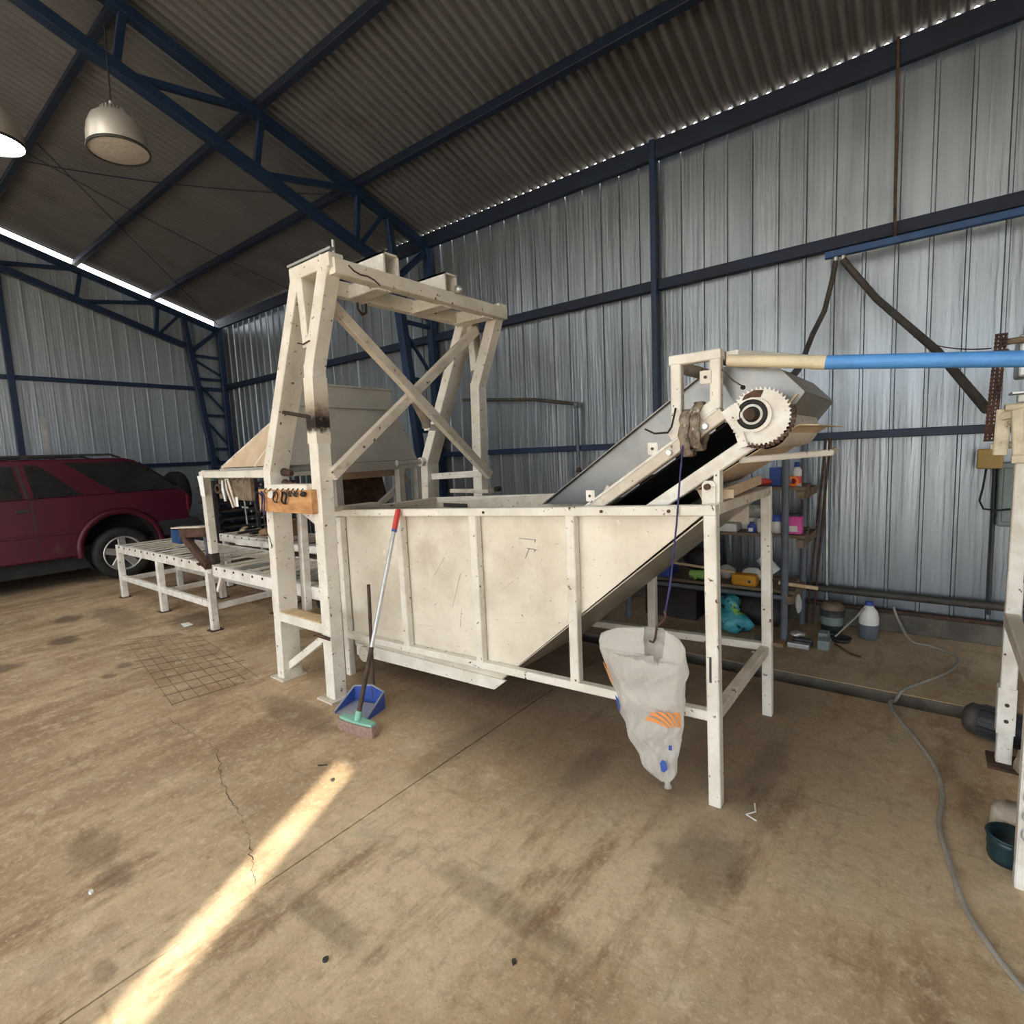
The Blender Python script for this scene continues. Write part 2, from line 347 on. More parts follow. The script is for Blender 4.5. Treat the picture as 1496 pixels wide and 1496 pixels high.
# ---- floor: slabs with open joints over a base, a drain trench in front of the long wall
fl = MB(); fl.box((XL-.3, YR-.3, -.30), (XW+.2, YG+.2, -.14))
floor = struct(obj('floor', fl, 'kerb'), 'worn brown concrete floor with joints and a drain trench')
TX0, TX1 = 3.30, 3.47
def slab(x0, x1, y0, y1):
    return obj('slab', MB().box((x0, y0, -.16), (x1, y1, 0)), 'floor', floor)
ys = [YR-.3, -6.2, -2.3, 1.712, 5.75, YG+.2]
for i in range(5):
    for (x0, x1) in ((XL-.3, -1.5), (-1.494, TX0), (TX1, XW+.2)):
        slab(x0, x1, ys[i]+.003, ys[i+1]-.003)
TEND = 3.45
obj('trench_wall', MB().box((3.462, YR, -.14), (3.475, TEND, -.004)), 'kerb', floor)
obj('trench_wall', MB().box((3.29, YR, -.14), (3.302, TEND, -.004)), 'kerb', floor)
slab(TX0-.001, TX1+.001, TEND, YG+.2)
def ribbon(pts, w, z=.0012):
    mb = MB(); n = len(pts)
    L, R = [], []
    for i, p in enumerate(pts):
        a = Vector(pts[max(i-1, 0)]); b = Vector(pts[min(i+1, n-1)]); t = (b-a).normalized(); q = Vector((-t.y, t.x))
        ww = w*(.5+random.random())*(1-.5*abs(2*i/(n-1)-1))
        L.append((p[0]+q.x*ww, p[1]+q.y*ww, z)); R.append((p[0]-q.x*ww, p[1]-q.y*ww, z))
    mb.add(L+R, [(i, i+1, n+i+1, n+i) for i in range(n-1)]); return mb
def wander(a, b, n, amp):
    out = []
    for i in range(n):
        t = i/(n-1); k = amp*(0 < i < n-1)
        out.append((a[0]+(b[0]-a[0])*t+random.uniform(-k, k), a[1]+(b[1]-a[1])*t+random.uniform(-k, k)))
    return out
for a, b in (((1.06, 2.75), (.95, 2.46)), ((.95, 2.46), (.86, 2.03)), ((.86, 2.03), (.74, 1.74)), ((1.05, 3.4), (1.06, 2.75))):
    obj('crack', ribbon(wander(a, b, 22, .008), .0014), 'ink', floor)

# ---- wall sheets
def sheet_profile(w, n_rib=1):
    """(along, out) profile of one sheet strip: raised rib at its start then a flat pan"""
    return [(0, 0), (.006, .016), (.022, .016), (.028, 0), (w*.5, .0), (w, 0), (w+.012, -.004)]
def wall_strip(axis, at, u0, u1, z0, z1a, z1b, inward):
    """vertical sheet strip; axis 'Y': plane X=at, runs along Y. rib points inward"""
    pr = sheet_profile(u1-u0); vs = []; mb = MB()
    for z in (0, 1):
        for (u, o) in pr:
            t = min(1, u/(u1-u0)); zz = z0 if z == 0 else z1a+(z1b-z1a)*t
            vs.append((at+inward*o, u0+u, zz) if axis == 'Y' else (u0+u, at+inward*o, zz))
    n = len(pr)
    mb.add(vs, [(i, i+1, n+i+1, n+i) for i in range(n-1)])
    return mb
def wall_base(name, label, loc):
    o = bpy.data.objects.new(name, None); COL.objects.link(o); o.location = loc; LOC[name] = Vector(loc); return struct(o, label)
wall_right = wall_base('wall_right', 'long wall of upright galvanised ribbed sheets on blue girts', (XW, 0, 0))
PITCH = .1865
s0 = obj('sheet', wall_strip('Y', XW, -.176, -.176+PITCH, .12, 3.86, 3.86, -1), 'wallsheet', wall_right)
k0 = int((YR+.176)/PITCH); k1 = int((YG+.176)/PITCH)
for k in range(k0, k1+1):
    if k: 
        c = put(s0, wall_right, (0.002*(k % 3 == 0), k*PITCH, 0))
obj('kerb', MB().box((4.57, YR, 0), (XW+.2, YG, .135)), 'kerb', wall_right, .01)
bar('girt', wall_right, 'blue_dull', (4.615, YR, 2.775), (4.615, YG, 2.775), .06, .085)
bar('girt', wall_right, 'blue', (4.62, YR, 1.415), (4.62, YG, 1.415), .05, .055)
bar('eave_beam', wall_right, 'blue_dull', (4.585, YR, 3.85), (4.585, YG, 3.85), .05, .15)
bar('post', wall_right, 'blue', (4.575, 1.90, .12), (4.575, 1.90, 3.93), .06, .05, (0, 1, 0))
obj('conduit', MB().tube([(4.62, .58, .15), (4.62, .60, 1.40)], .011, 8), 'zinc', wall_right)
obj('base_pipe', MB().tube([(4.56, -3, .27), (4.56, 2.8, .27)], .026, 10), 'hose', wall_right)
obj('base_angle', MB().beam((4.585, -3, .150), (4.585, 2.0, .150), .03, .022), 'rust', wall_right)

wall_far = wall_base('wall_far', 'gable end wall of upright pale blue-grey ribbed sheets', (0, YG, 0))
GP = .2
x = XL
while x < XW-.01:
    x1 = min(x+GP, XW)
    top = lambda q: roofz(q)-.185
    obj('sheet', wall_strip('X', YG, x, x1, .0, top(x), top(x1), -1), 'gablesheet', wall_far); x = x1
bar('girt', wall_far, 'blue', (XL, YG-.04, 2.735), (XW-.1, YG-.04, 2.735), .05, .06)
bar('girt', wall_far, 'blue', (XL, YG-.04, 1.46), (XW-.1, YG-.04, 1.46), .05, .055)
for px in (1.77, -1.1):
    bar('post', wall_far, 'blue', (px, YG-.06, 0), (px, YG-.06, roofz(px)-.45), .07, .07, (0, 1, 0))
obj('patch', MB().box((2.02, YG-.02, .9), (2.09, YG-.016, 2.2)), 'zinc', wall_far)

wall_left = wall_base('wall_left', 'unseen side wall with a wide opening added for daylight', (XL, 0, 0))
def lw(y0, y1, z0, z1):
    yy = y0
    while yy < y1-.01:
        y2 = min(yy+.8, y1)
        obj('sheet', wall_strip('Y', XL, yy, y2, z0, z1, z1, 1), 'wallsheet', wall_left); yy = y2
lw(YR, -3.0, 0, 3.9); lw(6.5, YG, 0, 3.9); lw(-3.0, 6.5, 3.2, 3.9)  # opening out of view, added to let daylight in from the side
wall_rear = wall_base('wall_rear', 'unseen rear gable wall with a wide door opening added for daylight', (0, YR, 0))
def rw(x0, x1, z0, full):
    xx = x0
    while xx < x1-.01:
        x2 = min(xx+.8, x1)
        obj('sheet', wall_strip('X', YR, xx, x2, z0, roofz(xx)-.02, roofz(x2)-.02, 1), 'gablesheet', wall_rear); xx = x2
rw(XL, -3.1, 0, 1); rw(2.9, XW, 0, 1); rw(-3.1, 2.9, 3.1, 1)  # door opening out of view, added for daylight from behind the camera
yard = obj('ground', MB().box((-60, -60, -.5), (60, 60, -.31)), 'yard'); struct(yard, 'bare earth yard outside the shed')

# ---- roof: corrugated sheets on blue purlins
ceiling = wall_base('ceiling', 'pitched roof of grey corrugated zinc sheets', (0, 0, 3.9))
CP, AMP, NC = .09, .023, 9
SW = CP*NC
def roof_sheet(y0, xa, xb):
    seg = NC*8; vs = []
    za, zb = roofz(xa), roofz(xb)
    if xa < RIDGE and xb > RIDGE-1e-6: zb = roofz(RIDGE)
    for i in range(seg+4):
        y = y0+SW*i/seg; a = AMP*math.cos(2*PI*i/8)
        vs += [(xa, y, za+a), (xb, y, zb+a)]
    return MB().add(vs, [(2*i, 2*i+2, 2*i+3, 2*i+1) for i in range(seg+3)], smooth=True)
EDGE_Y = 1.92
r0 = obj('roof_sheet', roof_sheet(EDGE_Y, RIDGE, 4.615), 'roofsheet', ceiling)
l0 = None
GAPY, GAPW = -7.655, .03
for k in range(int((YR-EDGE_Y)/SW)-1, int((YG-EDGE_Y)/SW)+1):
    if k: put(r0, ceiling, (0, k*SW, .002*(k % 2)))
# unseen slope: sheets restart either side of a joint opened for the sun streak
ya = GAPY+GAPW/2; lefts = []; k0s = None
while ya < YG: lefts.append(ya); ya += SW
yb = GAPY-GAPW/2-SW-CP/2*1.0
while yb > YR-SW: lefts.append(yb); yb -= SW
for y in lefts:
    if l0 is None: l0 = obj('roof_sheet', roof_sheet(y, XL-.02, RIDGE), 'roofsheet', ceiling); ly = y
    elif -3.5 < y < 7.0 and int(round((y-ly)/SW)) % 3 != 0:  # translucent sheets added out of view to light the floor from above
        if k0s is None: k0s = obj('added_skylight_sheet', roof_sheet(y, XL-.02, RIDGE), 'fibreglass', ceiling); ks = y
        else: put(k0s, ceiling, (0, y-ks, 0))
    else: put(l0, ceiling, (0, y-ly, .002))
# the slip in that joint is open only near the ridge
for (xa, xb) in ((XL-.02, -2.3),):
    obj('flashing', MB().beam((xa, GAPY, roofz(xa)+.03), (xb, GAPY, roofz(xb)+.03), .34, .01), 'zinc', ceiling)
obj('ridge_cap', MB().prism([(RIDGE-.17, roofz(RIDGE-.17)+.03), (RIDGE, roofz(RIDGE)+.04), (RIDGE+.2, roofz(RIDGE+.2)+.03), (RIDGE, roofz(RIDGE)+.05)], 1, YR, YG), 'zinc', ceiling)
sl = math.atan(.302); nrm = Vector((math.sin(sl), 0, math.cos(sl)))
def purlin(x, nm=nrm):
    z = roofz(x)-.018-.05
    return bar('purlin', ceiling, 'blue_dull', (x, YR, z), (x, YG+.06, z), .055, .10, nm)
for x in (3.655, 2.675, 1.70, .72, -.30): purlin(x)
for x in (-1.62, -2.6, -3.6, -4.6): purlin(x, Vector((-nrm.x, 0, nrm.z)))

# ---- trusses with lattice columns
def truss(name, label, y, drop=0, sec=.085):
    t = thing(name, label, 'truss', (4.5, y, 0), 'blue roof trusses'); t['kind'] = 'structure'
    Tz = lambda x: roofz(x)-.118-.04-drop            # centre of top chord
    def Lz(x): return 3.415+.045 + .340*(3.9-x)  # centre of bottom chord
    xe = 4.58
    xr = RIDGE
    B = 'blue'
    up = nrm
    bar('top_chord', t, B, (xe, y, Tz(xe)), (xr, y, Tz(xr)), sec, .08, up)
    bar('bottom_chord', t, B, (4.0, y, Lz(4.0)), (xr, y, Lz(xr)), sec, .085, up)
    for xt, xb in ((3.66, 3.60), (2.69, 2.60), (1.71, 1.62), (.74, .66)):
        bar('web', t, B, (xt, y, Tz(xt)), (xb, y, Lz(xb)), .045, .05, (1, 0, 0))
    for xb, xt in ((2.68, 3.56), (1.72, 2.58), (.75, 1.60), (-.3, .64)):
        bar('web', t, B, (xb, y, Lz(xb)+.02), (xt, y, Tz(xt)-.02), .045, .05, (1, 0, .0))
    bar('web', t, B, (3.63, y, Lz(3.63)), (3.98, y, Tz(3.98)), .04, .04)
    bar('web', t, B, (4.03, y, Tz(4.03)), (4.09, y, 3.32), .07, .07, (1, 0, 0))
    bar('web', t, B, (4.56, y, 3.74), (4.10, y, 3.34), .06, .06)
    ci = lambda z: 4.075+(3.4-z)*.105           # inner column chord
    bar('column_chord', t, B, (ci(3.45), y, 3.45), (ci(0), y, 0), .095, .085, (1, 0, 0))
    bar('column_chord', t, B, (4.59, y, 0), (4.59, y, 3.80), .085, .09, (1, 0, 0))
    zz = [3.28, 2.90, 2.28, 1.70, 1.15, .55]
    for i, z in enumerate(zz):
        bar('lacing', t, B, (ci(z), y, z), (4.56, y, z-.01), .035, .045)
        z2 = zz[i+1]+.07 if i+1 < len(zz) else .1
        bar('lacing', t, B, (ci(z), y+.02, z-.04), (4.56, y+.02, z2), .03, .035)
    obj('base_plate', MB().box((4.3, y-.12, 0), (4.64, y+.12, .015)), B, t)
    # other half
    for sgn_name, a, b, w in (('top_chord', (xr, y, Tz(xr)), (XL+.05, y, roofz(XL+.05)-.158), .08), ('bottom_chord', (xr, y, Lz(xr)), (XL+.6, y, 3.36), .085)):
        bar(sgn_name, t, B, a, b, sec, w, (-nrm.x, 0, nrm.z))
    bar('column_chord', t, B, (XL+.08, y, 0), (XL+.08, y, 3.75), .085, .09, (1, 0, 0))
    for xq in (-1.6, -2.8, -4.0): bar('web', t, B, (xq, y, roofz(xq)-.158), (xq, y, Lz(xr)+(3.36-Lz(xr))*(xr-xq)/(xr-XL-.6)), .045, .05, (1, 0, 0))
    return t
truss('roof_truss', 'navy blue steel lattice truss and column standing behind the white gantry', 4.64)
truss('roof_truss', 'navy blue steel lattice truss against the far gable wall', 9.90, .05)
# thin tie rods under the roof
def rod(p0, p1, r=.006, mat='blue_dull', sag=0):
    n = 9; pts = []
    for i in range(n):
        t = i/(n-1); p = Vector(p0).lerp(Vector(p1), t); p.z -= sag*4*t*(1-t); pts.append(p)
    return MB().tube(pts, r, 6)
tag(obj('tie_rod', rod((1.72, 7.15, roofz(1.72)-.123), (4.565, 9.85, roofz(4.565)-.123), .006), 'blue_dull'), 'thin dark brace rod running to the far roof corner', 'rod')
tag(obj('tie_rod', rod((1.70, 7.68, roofz(1.70)-.121), (3.66, 4.68, 4.07), .006, sag=.08), 'blue_dull'), 'thin dark brace rod running from roof to the truss behind the gantry', 'rod')
tag(obj('tie_rod', rod((1.70, 7.46, roofz(1.70)-.121), (4.563, 7.35, 3.86), .005, sag=.045), 'blue_dull'), 'thin dark wire running down the roof sheets to the eave', 'rod')

# ---- high-bay lamps
def high_bay(name, label, loc, rim_r, lit, top, tilt=(0, 0, 1)):
    x, y, z = loc                                    # centre of the rim
    t = thing(name, label, 'lamp', (x, y, z)); ax = Vector(tilt).normalized(); s = rim_r/.21
    hs = .84
    L = lambda h: Vector(loc)+ax*h*s*hs
    sh = obj('shade', MB().lathe([(r*s, h*s*hs) for r, h in ((.21, 0), (.208, .05), (.203, .12), (.188, .20), (.160, .27), (.115, .315), (.075, .335), (.070, .335), (.11, .305), (.152, .262), (.181, .195), (.197, .12), (.203, .05), (.205, 0))], loc, ax, 40), 'lampshade', t)
    obj('rim', MB().lathe([(.206*s, -.012*s), (.216*s, -.012*s), (.216*s, .008*s), (.206*s, .008*s), (.206*s, -.012*s)], loc, ax, 40), 'darkgrey', t)
    g = MB().lathe([(.001, -.022*s), (.08*s, -.020*s), (.15*s, -.012*s), (.204*s, 0)], loc, ax, 40)
    obj('lens', g, 'lit' if lit else 'clearglass', t)
    if not lit:
        obj('bulb', MB().lathe([(.001, .03*s), (.035*s, .04*s), (.045*s, .09*s), (.035*s, .15*s), (.025*s, .30*s)], loc, ax, 16), 'whiteplastic', t)
    nb = MB(); nb.lathe([(.075*s, .335*s*hs), (.072*s, .37*s*hs), (.001, .372*s*hs)], loc, ax, 24)
    cap = obj('ballast_cap', nb, 'zinc', t)
    u = ax.orthogonal().normalized(); w = ax.cross(u)
    for k in range(20):
        a = 2*PI*k/20; d = u*math.cos(a)+w*math.sin(a)
        obj('fin', MB().beam(L(.337)+d*.078*s, L(.368)+d*.078*s, .006*s, .014*s, d), 'zinc', cap)
    obj('stem', MB().tube([L(.37), L(.44)], .014*s, 10), 'lightblue' if False else 'zinc', t)
    obj('cord', MB().tube([L(.43), Vector((x, y, top))], .005, 6), 'black', t)
    return t
high_bay('pendant_lamp', 'unlit aluminium bell pendant lamp hanging from the truss on a cord', (1.535, 4.5, 3.60), .182, False, 4.40, (-.03, .06, 1))
high_bay('pendant_lamp', 'glowing lit bell pendant lamp hanging under the roof sheets', (1.10, 5.72, 3.93), .20, True, 4.90)

# ================================================================== WALL FITTINGS ON THE LONG WALL
t = thing('air_pipe_beam', 'blue square air pipe held off the ribbed wall by a hanging rod', 'pipe', (4.52, .1, 2.6))
bar('pipe', t, 'blue_beam', (4.53, .62, 2.68), (4.53, -3, 2.68), .042, .045)
obj('hanger_rod', MB().tube([(4.53, .22, 2.70), (4.54, .235, 3.93)], .009, 8), 'rust', t)
for y in (.555, .51): obj('outlet', MB().tube([(4.53, y, 2.66), (4.53, y, 2.61)], .017, 8), 'zinc', t)
tag(obj('air_hose', MB().tube([(4.53, .555, 2.63), (4.50, .57, 2.50), (4.40, .60, 2.28), (4.2, .64, 2.1), (3.8, .62, 1.92), (3.2, .55, 1.77), (2.75, .50, 1.684), (2.55, .52, 1.686)], .017, 10), 'hose'), 'dark hose dropping from the blue pipe to the elevator hood', 'hose')
tag(obj('brace_pipe', MB().tube([(4.53, .51, 2.63), (4.52, .46, 2.55), (4.40, .30, 2.30), (3.9, -.02, 1.86), (3.42, -.215, 1.50)], .022, 10), 'hose'), 'dark diagonal pipe from the blue wall pipe down to the chain drive', 'pipe')
t = thing('water_pipe', 'thin grey water pipe with an elbow and drop fixed to the wall', 'pipe', (4.6, 2.7, 1.2))
obj('run', MB().tube([(4.578, 4.2, 2.02), (4.578, 3.2, 1.93), (4.578, 2.72, 1.84)], .017, 8), 'hose', t)
obj('drop', MB().tube([(4.578, 2.72, 1.85), (4.578, 2.71, 1.24)], .018, 8), 'pole', t)
obj('elbow', MB().lathe([(.001, -.03), (.026, -.03), (.026, .03), (.001, .03)], (4.578, 2.72, 1.83), (0, 0, 1), 10), 'pole', t)
obj('tap_mouth', MB().lathe([(.016, .05), (.034, 0), (.001, 0)], (4.578, 2.71, 1.18), (0, 0, 1), 10), 'rust', t)
t = thing('switch_box', 'grey enamel electrical box on the wall behind the chain drive', 'electrical box', (4.58, -.5, .8))
obj('case', MB().box((4.50, -.72, .80), (4.655, -.355, 1.20)), 'box_grey', t, .012)
obj('cover_plate', MB().box((4.49, -.70, .83), (4.505, -.375, 1.17)), 'box_grey', t, .006)
obj('conduit', MB().tube([(4.60, -.34, 1.3), (4.60, -.345, .95), (4.6, -.35, .2)], .010, 8), 'darkgrey', t)
obj('wire', MB().tube([(4.55, -.30, 1.2), (4.53, -.285, 1.05), (4.52, -.27, .96), (4.50, -.29, .91), (4.48, -.36, .905), (4.48, -.5, .93)], .006, 6), 'black', t)
tag(obj('ochre_panel', MB().box((4.484, -.37, 1.165), (4.501, -.245, 1.29)), 'ochre', bevel=.02), 'ochre yellow rounded plate between the ribbed wall and chain drive', 'plate')
tag(obj('wall_wire', rod((4.6, .1, 2.05), (3.3, -.21, 1.77), .003, sag=.03), 'rust'), 'thin slack wire strung from the wall to the chain drive', 'wire')
for i, (a, b, m, lab) in enumerate((((4.588, .60, 1.405), (4.508, .695, 0), 'rust', 'reddish rod leaning against the wall beside the shelf'), ((4.588, .572, 1.405), (4.508, .655, 0), 'rust', 'thin dark red rod leaning on the wall next to another rod'))):
    tag(obj('leaning_rod', MB().tube([a, b], .008, 8), m), lab, 'rod')

# ================================================================== GANTRY
gan = thing('gantry', 'tall cream-painted steel gantry with crossed braces straddling the vat', 'gantry', (2.4, 3.0, 0))
def gantry_frame(x0, sx):
    """x0 outer face, sx direction of the depth"""
    for (p, q, w, d) in (((x0+sx*.042, 2.742, 0), (x0+sx*.042, 2.690, 1.93), .085, .085),):
        bar('leg', gan, 'cream', p, q, w, d, (1, 0, 0))
    bar('leg', gan, 'cream', (x0+sx*.042, 2.692, 1.90), (x0+sx*.042, 2.462, 2.44), .085, .085, (1, 0, 0))
    bar('leg', gan, 'cream', (x0+sx*.065, 3.300, 0), (x0+sx*.065, 3.235, 1.38), .075, .13, (1, 0, 0))
    bar('leg', gan, 'cream', (x0+sx*.065, 3.238, 1.35), (x0+sx*.065, 2.735, 2.42), .075, .13, (1, 0, 0))
    bar('strut', gan, 'cream', (x0+sx*.042, 2.695, 2.02), (x0+sx*.042, 2.715, 2.40), .055, .08, (1, 0, 0))
    bar('head_beam', gan, 'cream', (x0+sx*.042, 2.42, 2.415), (x0+sx*.042, 2.79, 2.415), .085, .07)
    bar('rung', gan, 'cream', (x0+sx*.045, 2.72, .425), (x0+sx*.045, 3.28, .425), .085, .06)
    for (y, xx) in ((2.742, x0+sx*.05), (3.30, x0+sx*.065)):
        obj('foot_plate', MB().box((xx-.09, y-.07, 0), (xx+.08, y+.08, .010)), 'white_dirty', gan)
gantry_frame(1.70, 1); gantry_frame(3.15, -1)
bar('head_beam', gan, 'cream', (1.72, 2.44, 2.385), (3.13, 2.44, 2.385), .075, .075)
bar('head_beam', gan, 'cream', (1.72, 2.74, 2.385), (3.13, 2.74, 2.385), .06, .085)
for xx in (2.05, 2.53):
    blk = MB(); # open channel block sitting across the two beams
    blk.box((xx, 2.42, 2.425), (xx+.012, 2.70, 2.54)); blk.box((xx+.10, 2.42, 2.425), (xx+.112, 2.70, 2.54)); blk.box((xx, 2.42, 2.528), (xx+.112, 2.70, 2.54))
    obj('bearing_block', blk, 'white', gan)
for xx in (2.07, 2.56, 2.98):
    bar('cross_tube', gan, 'white', (xx, 2.45, 2.375), (xx, 2.74, 2.375), .10, .075)
# crossed braces in the plane of the legs nearer the vat
bar('brace', gan, 'white_dirty', (1.76, 2.60, 2.29), (3.08, 2.60, 1.24), .06, .045, (0, 1, 0))
bar('brace', gan, 'white_dirty', (1.765, 2.643, 1.318), (3.06, 2.643, 2.30), .06, .045, (0, 1, 0))
bar('brace', gan, 'white_dirty', (2.42, 2.66, 1.80), (2.88, 3.02, 1.63), .05, .04)
obj('brace_stub', MB().cbox((2.92, 3.02, 1.62), (.10, .06, .045)), 'white', gan)
bar('brace', gan, 'cream', (1.76, 3.30, .06), (1.76, 2.75, .40), .035, .045)
bar('brace', gan, 'white', (1.904, 3.24, 1.12), (1.904, 2.98, 1.0), .04, .05)
bar('post', gan, 'white', (1.904, 3.26, .42), (1.904, 3.22, 1.14), .05, .05, (1, 0, 0))
bar('post_bracket', gan, 'white', (1.82, 3.245, 1.11), (1.90, 3.225, 1.11), .03, .04)
bar('rung', gan, 'white', (3.09, 2.66, 1.255), (3.09, 3.2, 1.235), .06, .05)
bar('rung', gan, 'white_dirty', (3.09, 2.60, 1.12), (3.09, 3.0, 1.12), .06, .03)
# pivot pins and bolts
obj('pin', MB().tube([(1.80, 3.235, 1.36), (2.02, 3.235, 1.36)], .022, 12), 'zinc', gan)
obj('pin', MB().tube([(3.02, 3.24, 1.36), (2.74, 3.24, 1.36)], .022, 12), 'zinc', gan)
obj('pin_collar', MB().tube([(3.02, 3.24, 1.36), (2.98, 3.24, 1.36)], .036, 12), 'white', gan)
for z in (1.345, 1.275):
    obj('bolt', MB().tube([(1.79, 3.195, z), (1.80, 3.12, z-.012)], [.026, .017], 10), 'rust', gan)
obj('top_angle', MB().beam((1.71, 2.40, 2.462), (1.71, 2.80, 2.462), .03, .012), 'zinc', gan)
obj('top_pin', MB().tube([(1.76, 2.46, 2.44), (1.76, 2.46, 2.53)], .008, 8), 'zinc', gan)
obj('wire', MB().tube([(1.80, 2.399, 2.40), (1.83, 2.397, 2.378), (1.87, 2.397, 2.368), (1.92, 2.397, 2.370), (1.96, 2.398, 2.36), (2.0, 2.40, 2.34)], .004, 6), 'rust', gan)
obj('wire', MB().tube([(1.694, 2.755, 2.05), (1.692, 2.70, 2.035), (1.694, 2.648, 2.045), (1.76, 2.630, 2.06)], .004, 6), 'rust', gan)
obj('tie_wire', MB().tube([(1.692, 2.685, .388), (1.690, 2.80, .392), (1.675, 2.825, .385), (1.690, 2.80, .378), (1.692, 2.69, .376)], .005, 6), 'rust', gan)
bk = MB(); bk.tube([(1.74, 2.645, 1.63), (1.64, 2.80, 1.67), (1.62, 2.84, 1.68)], .011, 8)
obj('burnt_bolt', bk, 'soot', gan)
obj('burn_mark', MB().beam((1.742, 2.703, 1.50), (1.742, 2.6935, 1.86), .0895, .0895, (1, 0, 0)), 'burn', gan)
obj('clamp', MB().lathe([(.001, -.02), (.03, -.02), (.03, .02), (.001, .02)], (2.62, 2.385, 2.44), (0, 0, 1), 12), 'zinc', gan)
obj('hook_bracket', MB().tube([(2.10, 2.74, 2.34), (2.10, 2.74, 2.30), (2.13, 2.74, 2.27), (2.16, 2.74, 2.29), (2.16, 2.74, 2.34)], .008, 6), 'rust', gan)
obj('end_bolt', MB().tube([(3.15, 2.6, 1.13), (3.20, 2.6, 1.13)], .02, 8), 'soot', gan)
obj('rung_board', MB().box((1.70, 2.79, .456), (1.79, 3.22, .464)), 'palewood', gan)

# plank with hooks on the gantry legs
pk = thing('hook_plank', 'orange-brown wooden plank with hooks wired across the gantry legs', 'plank', (1.68, 3.0, 1.1))
obj('board', MB().box((1.662, 2.705, 1.108), (1.7005, 3.285, 1.245)), 'wood', pk, .003)
obj('top_strip', MB().box((1.665, 2.745, 1.244), (1.74, 3.206, 1.275)), 'cream', pk)
for k, y in enumerate((3.185, 3.13, 3.05, 2.99, 2.93, 2.88, 2.83, 2.78)):
    obj('hook', MB().tube([(1.70, y, 1.255), (1.66, y, 1.25), (1.648, y, 1.235), (1.652, y-.01, 1.222)], .0035, 6), 'ink', pk)
def loop(name, label, c, ry, rz, r, mat, cat='loop', grp=None, sq=0):
    pts = [(c[0]+.004*math.sin(3*a), c[1]+ry*math.cos(a), c[2]+rz*math.sin(a)) for a in [2*PI*k/20 for k in range(20)]]
    return tag(obj(name, MB().tube(pts, r, 6, True), mat), label, cat, grp)
loop('cable_loop', 'large black cable coil hung at the end of the plank', (1.648, 3.265, 1.165), .045, .065, .004, 'black', 'cable')
loop('cable_loop', 'blue cable loop hung beside the black coil on the plank', (1.645, 3.205, 1.165), .014, .07, .0045, 'purple', 'cable')
loop('cable_loop', 'thin black ring hanging mid-plank', (1.648, 3.06, 1.20), .025, .032, .0035, 'black', 'ring')
loop('cable_loop', 'thick black rubber ring hanging mid-plank', (1.648, 2.965, 1.198), .024, .034, .006, 'black', 'ring')
loop('cable_loop', 'small dark seal hanging near the plank end', (1.648, 2.76, 1.222), .020, .010, .006, 'black', 'ring')
for y, lab in ((2.90, 'tiny dark washer hanging next to thick black ring'), (2.84, 'tiny dark washer hanging near the small dark seal')):
    loop('washer', lab, (1.648, y, 1.222), .010, .014, .005, 'ink', 'washer')
tag(obj('plastic_clip', MB().prism([(3.13, 1.235), (3.08, 1.24), (3.09, 1.20), (3.12, 1.19), (3.15, 1.205)], 0, 1.646, 1.652), 'whiteplastic'), 'white plastic clip hanging on the plank', 'clip')
tag(obj('dangling_cord', MB().tube([(1.65, 3.225, 1.10), (1.66, 3.235, 1.0), (1.675, 3.215, .93), (1.68, 3.23, .92), (1.68, 3.205, .885), (1.68, 3.225, .875), (1.68, 3.22, .90)], .0025, 5), 'ink'), 'thin dark cord dangling below the plank with a knot', 'cord')

# ================================================================== VAT (hopper tank) WITH FRAME
vat = thing('vat', 'cream sheet-steel vat with sloping end in a white tube frame', 'vat', (2.43, 1.75, 0))
vz = lambda y: .038*(2.95-y)                       # the vat stands a little higher towards its sloping end
X0, X1 = 1.98, 2.88
PY = [2.945, 2.368, 1.802, 1.230, .627]
T = .045
for x in (X0+T/2, X1-T/2):
    bar('corner_post', vat, 'cream', (x, PY[4]-.015, 0), (x, PY[4], 1.135+.002), T, T, (1, 0, 0))
    bar('corner_post', vat, 'cream', (x, PY[0]+.02, 0), (x, PY[0], 1.045), T, T, (1, 0, 0))
    for yy in PY[1:4]:
        bar('rib', vat, 'cream', (x, yy, .26+vz(yy)), (x, yy, 1.05+vz(yy)), T, T-.003, (1, 0, 0))
    bar('top_rail', vat, 'cream', (x, 2.97, 1.068), (x, .605, 1.157), T, .040)
    bar('low_rail', vat, 'cream', (x, 2.94, .270), (x, .63, .360), T-.004, .038)
for yy, zt, zb in ((PY[4], 1.157, .345), (PY[0], 1.068, .272)):
    bar('end_rail', vat, 'white_dirty', (X0+T, yy, zt), (X1-T, yy, zt), T, .04)
    bar('end_rail', vat, 'white_dirty', (X0+T, yy, zb), (X1-T, yy, zb), T-.004, .045)
XP0, XP1 = X0+T+.002, X1-T-.002
side = [(2.93, 1.05), (2.93, .20), (1.79, .212), (1.70, .245), (.665, 1.135)]
for a, b in ((XP0, XP0+.004), (XP1-.004, XP1)):
    obj('side_panel', MB().prism(side, 0, a, b), 'cream_panel', vat)
obj('back_upstand', MB().prism([(2.93, 1.0), (2.93, 1.052), (1.9, 1.13), (.70, 1.178), (.70, 1.0)], 0, XP1-.010, XP1-.005), 'white_dirty', vat)
bot = MB()
bot.prism([(2.93, .20), (1.79, .212), (1.79, .208), (2.93, .196)], 0, XP0, XP1)
obj('bottom_plate', bot, 'cream_panel', vat)
obj('slope_plate', MB().prism([(1.79, .212), (1.70, .245), (.62, 1.16), (.617, 1.156), (1.698, .240), (1.79, .207)], 0, XP0, XP1), 'slopeplate', vat)
obj('end_plate', MB().box((XP0, 2.926, .2), (XP1, 2.932, 1.05)), 'cream_panel', vat)
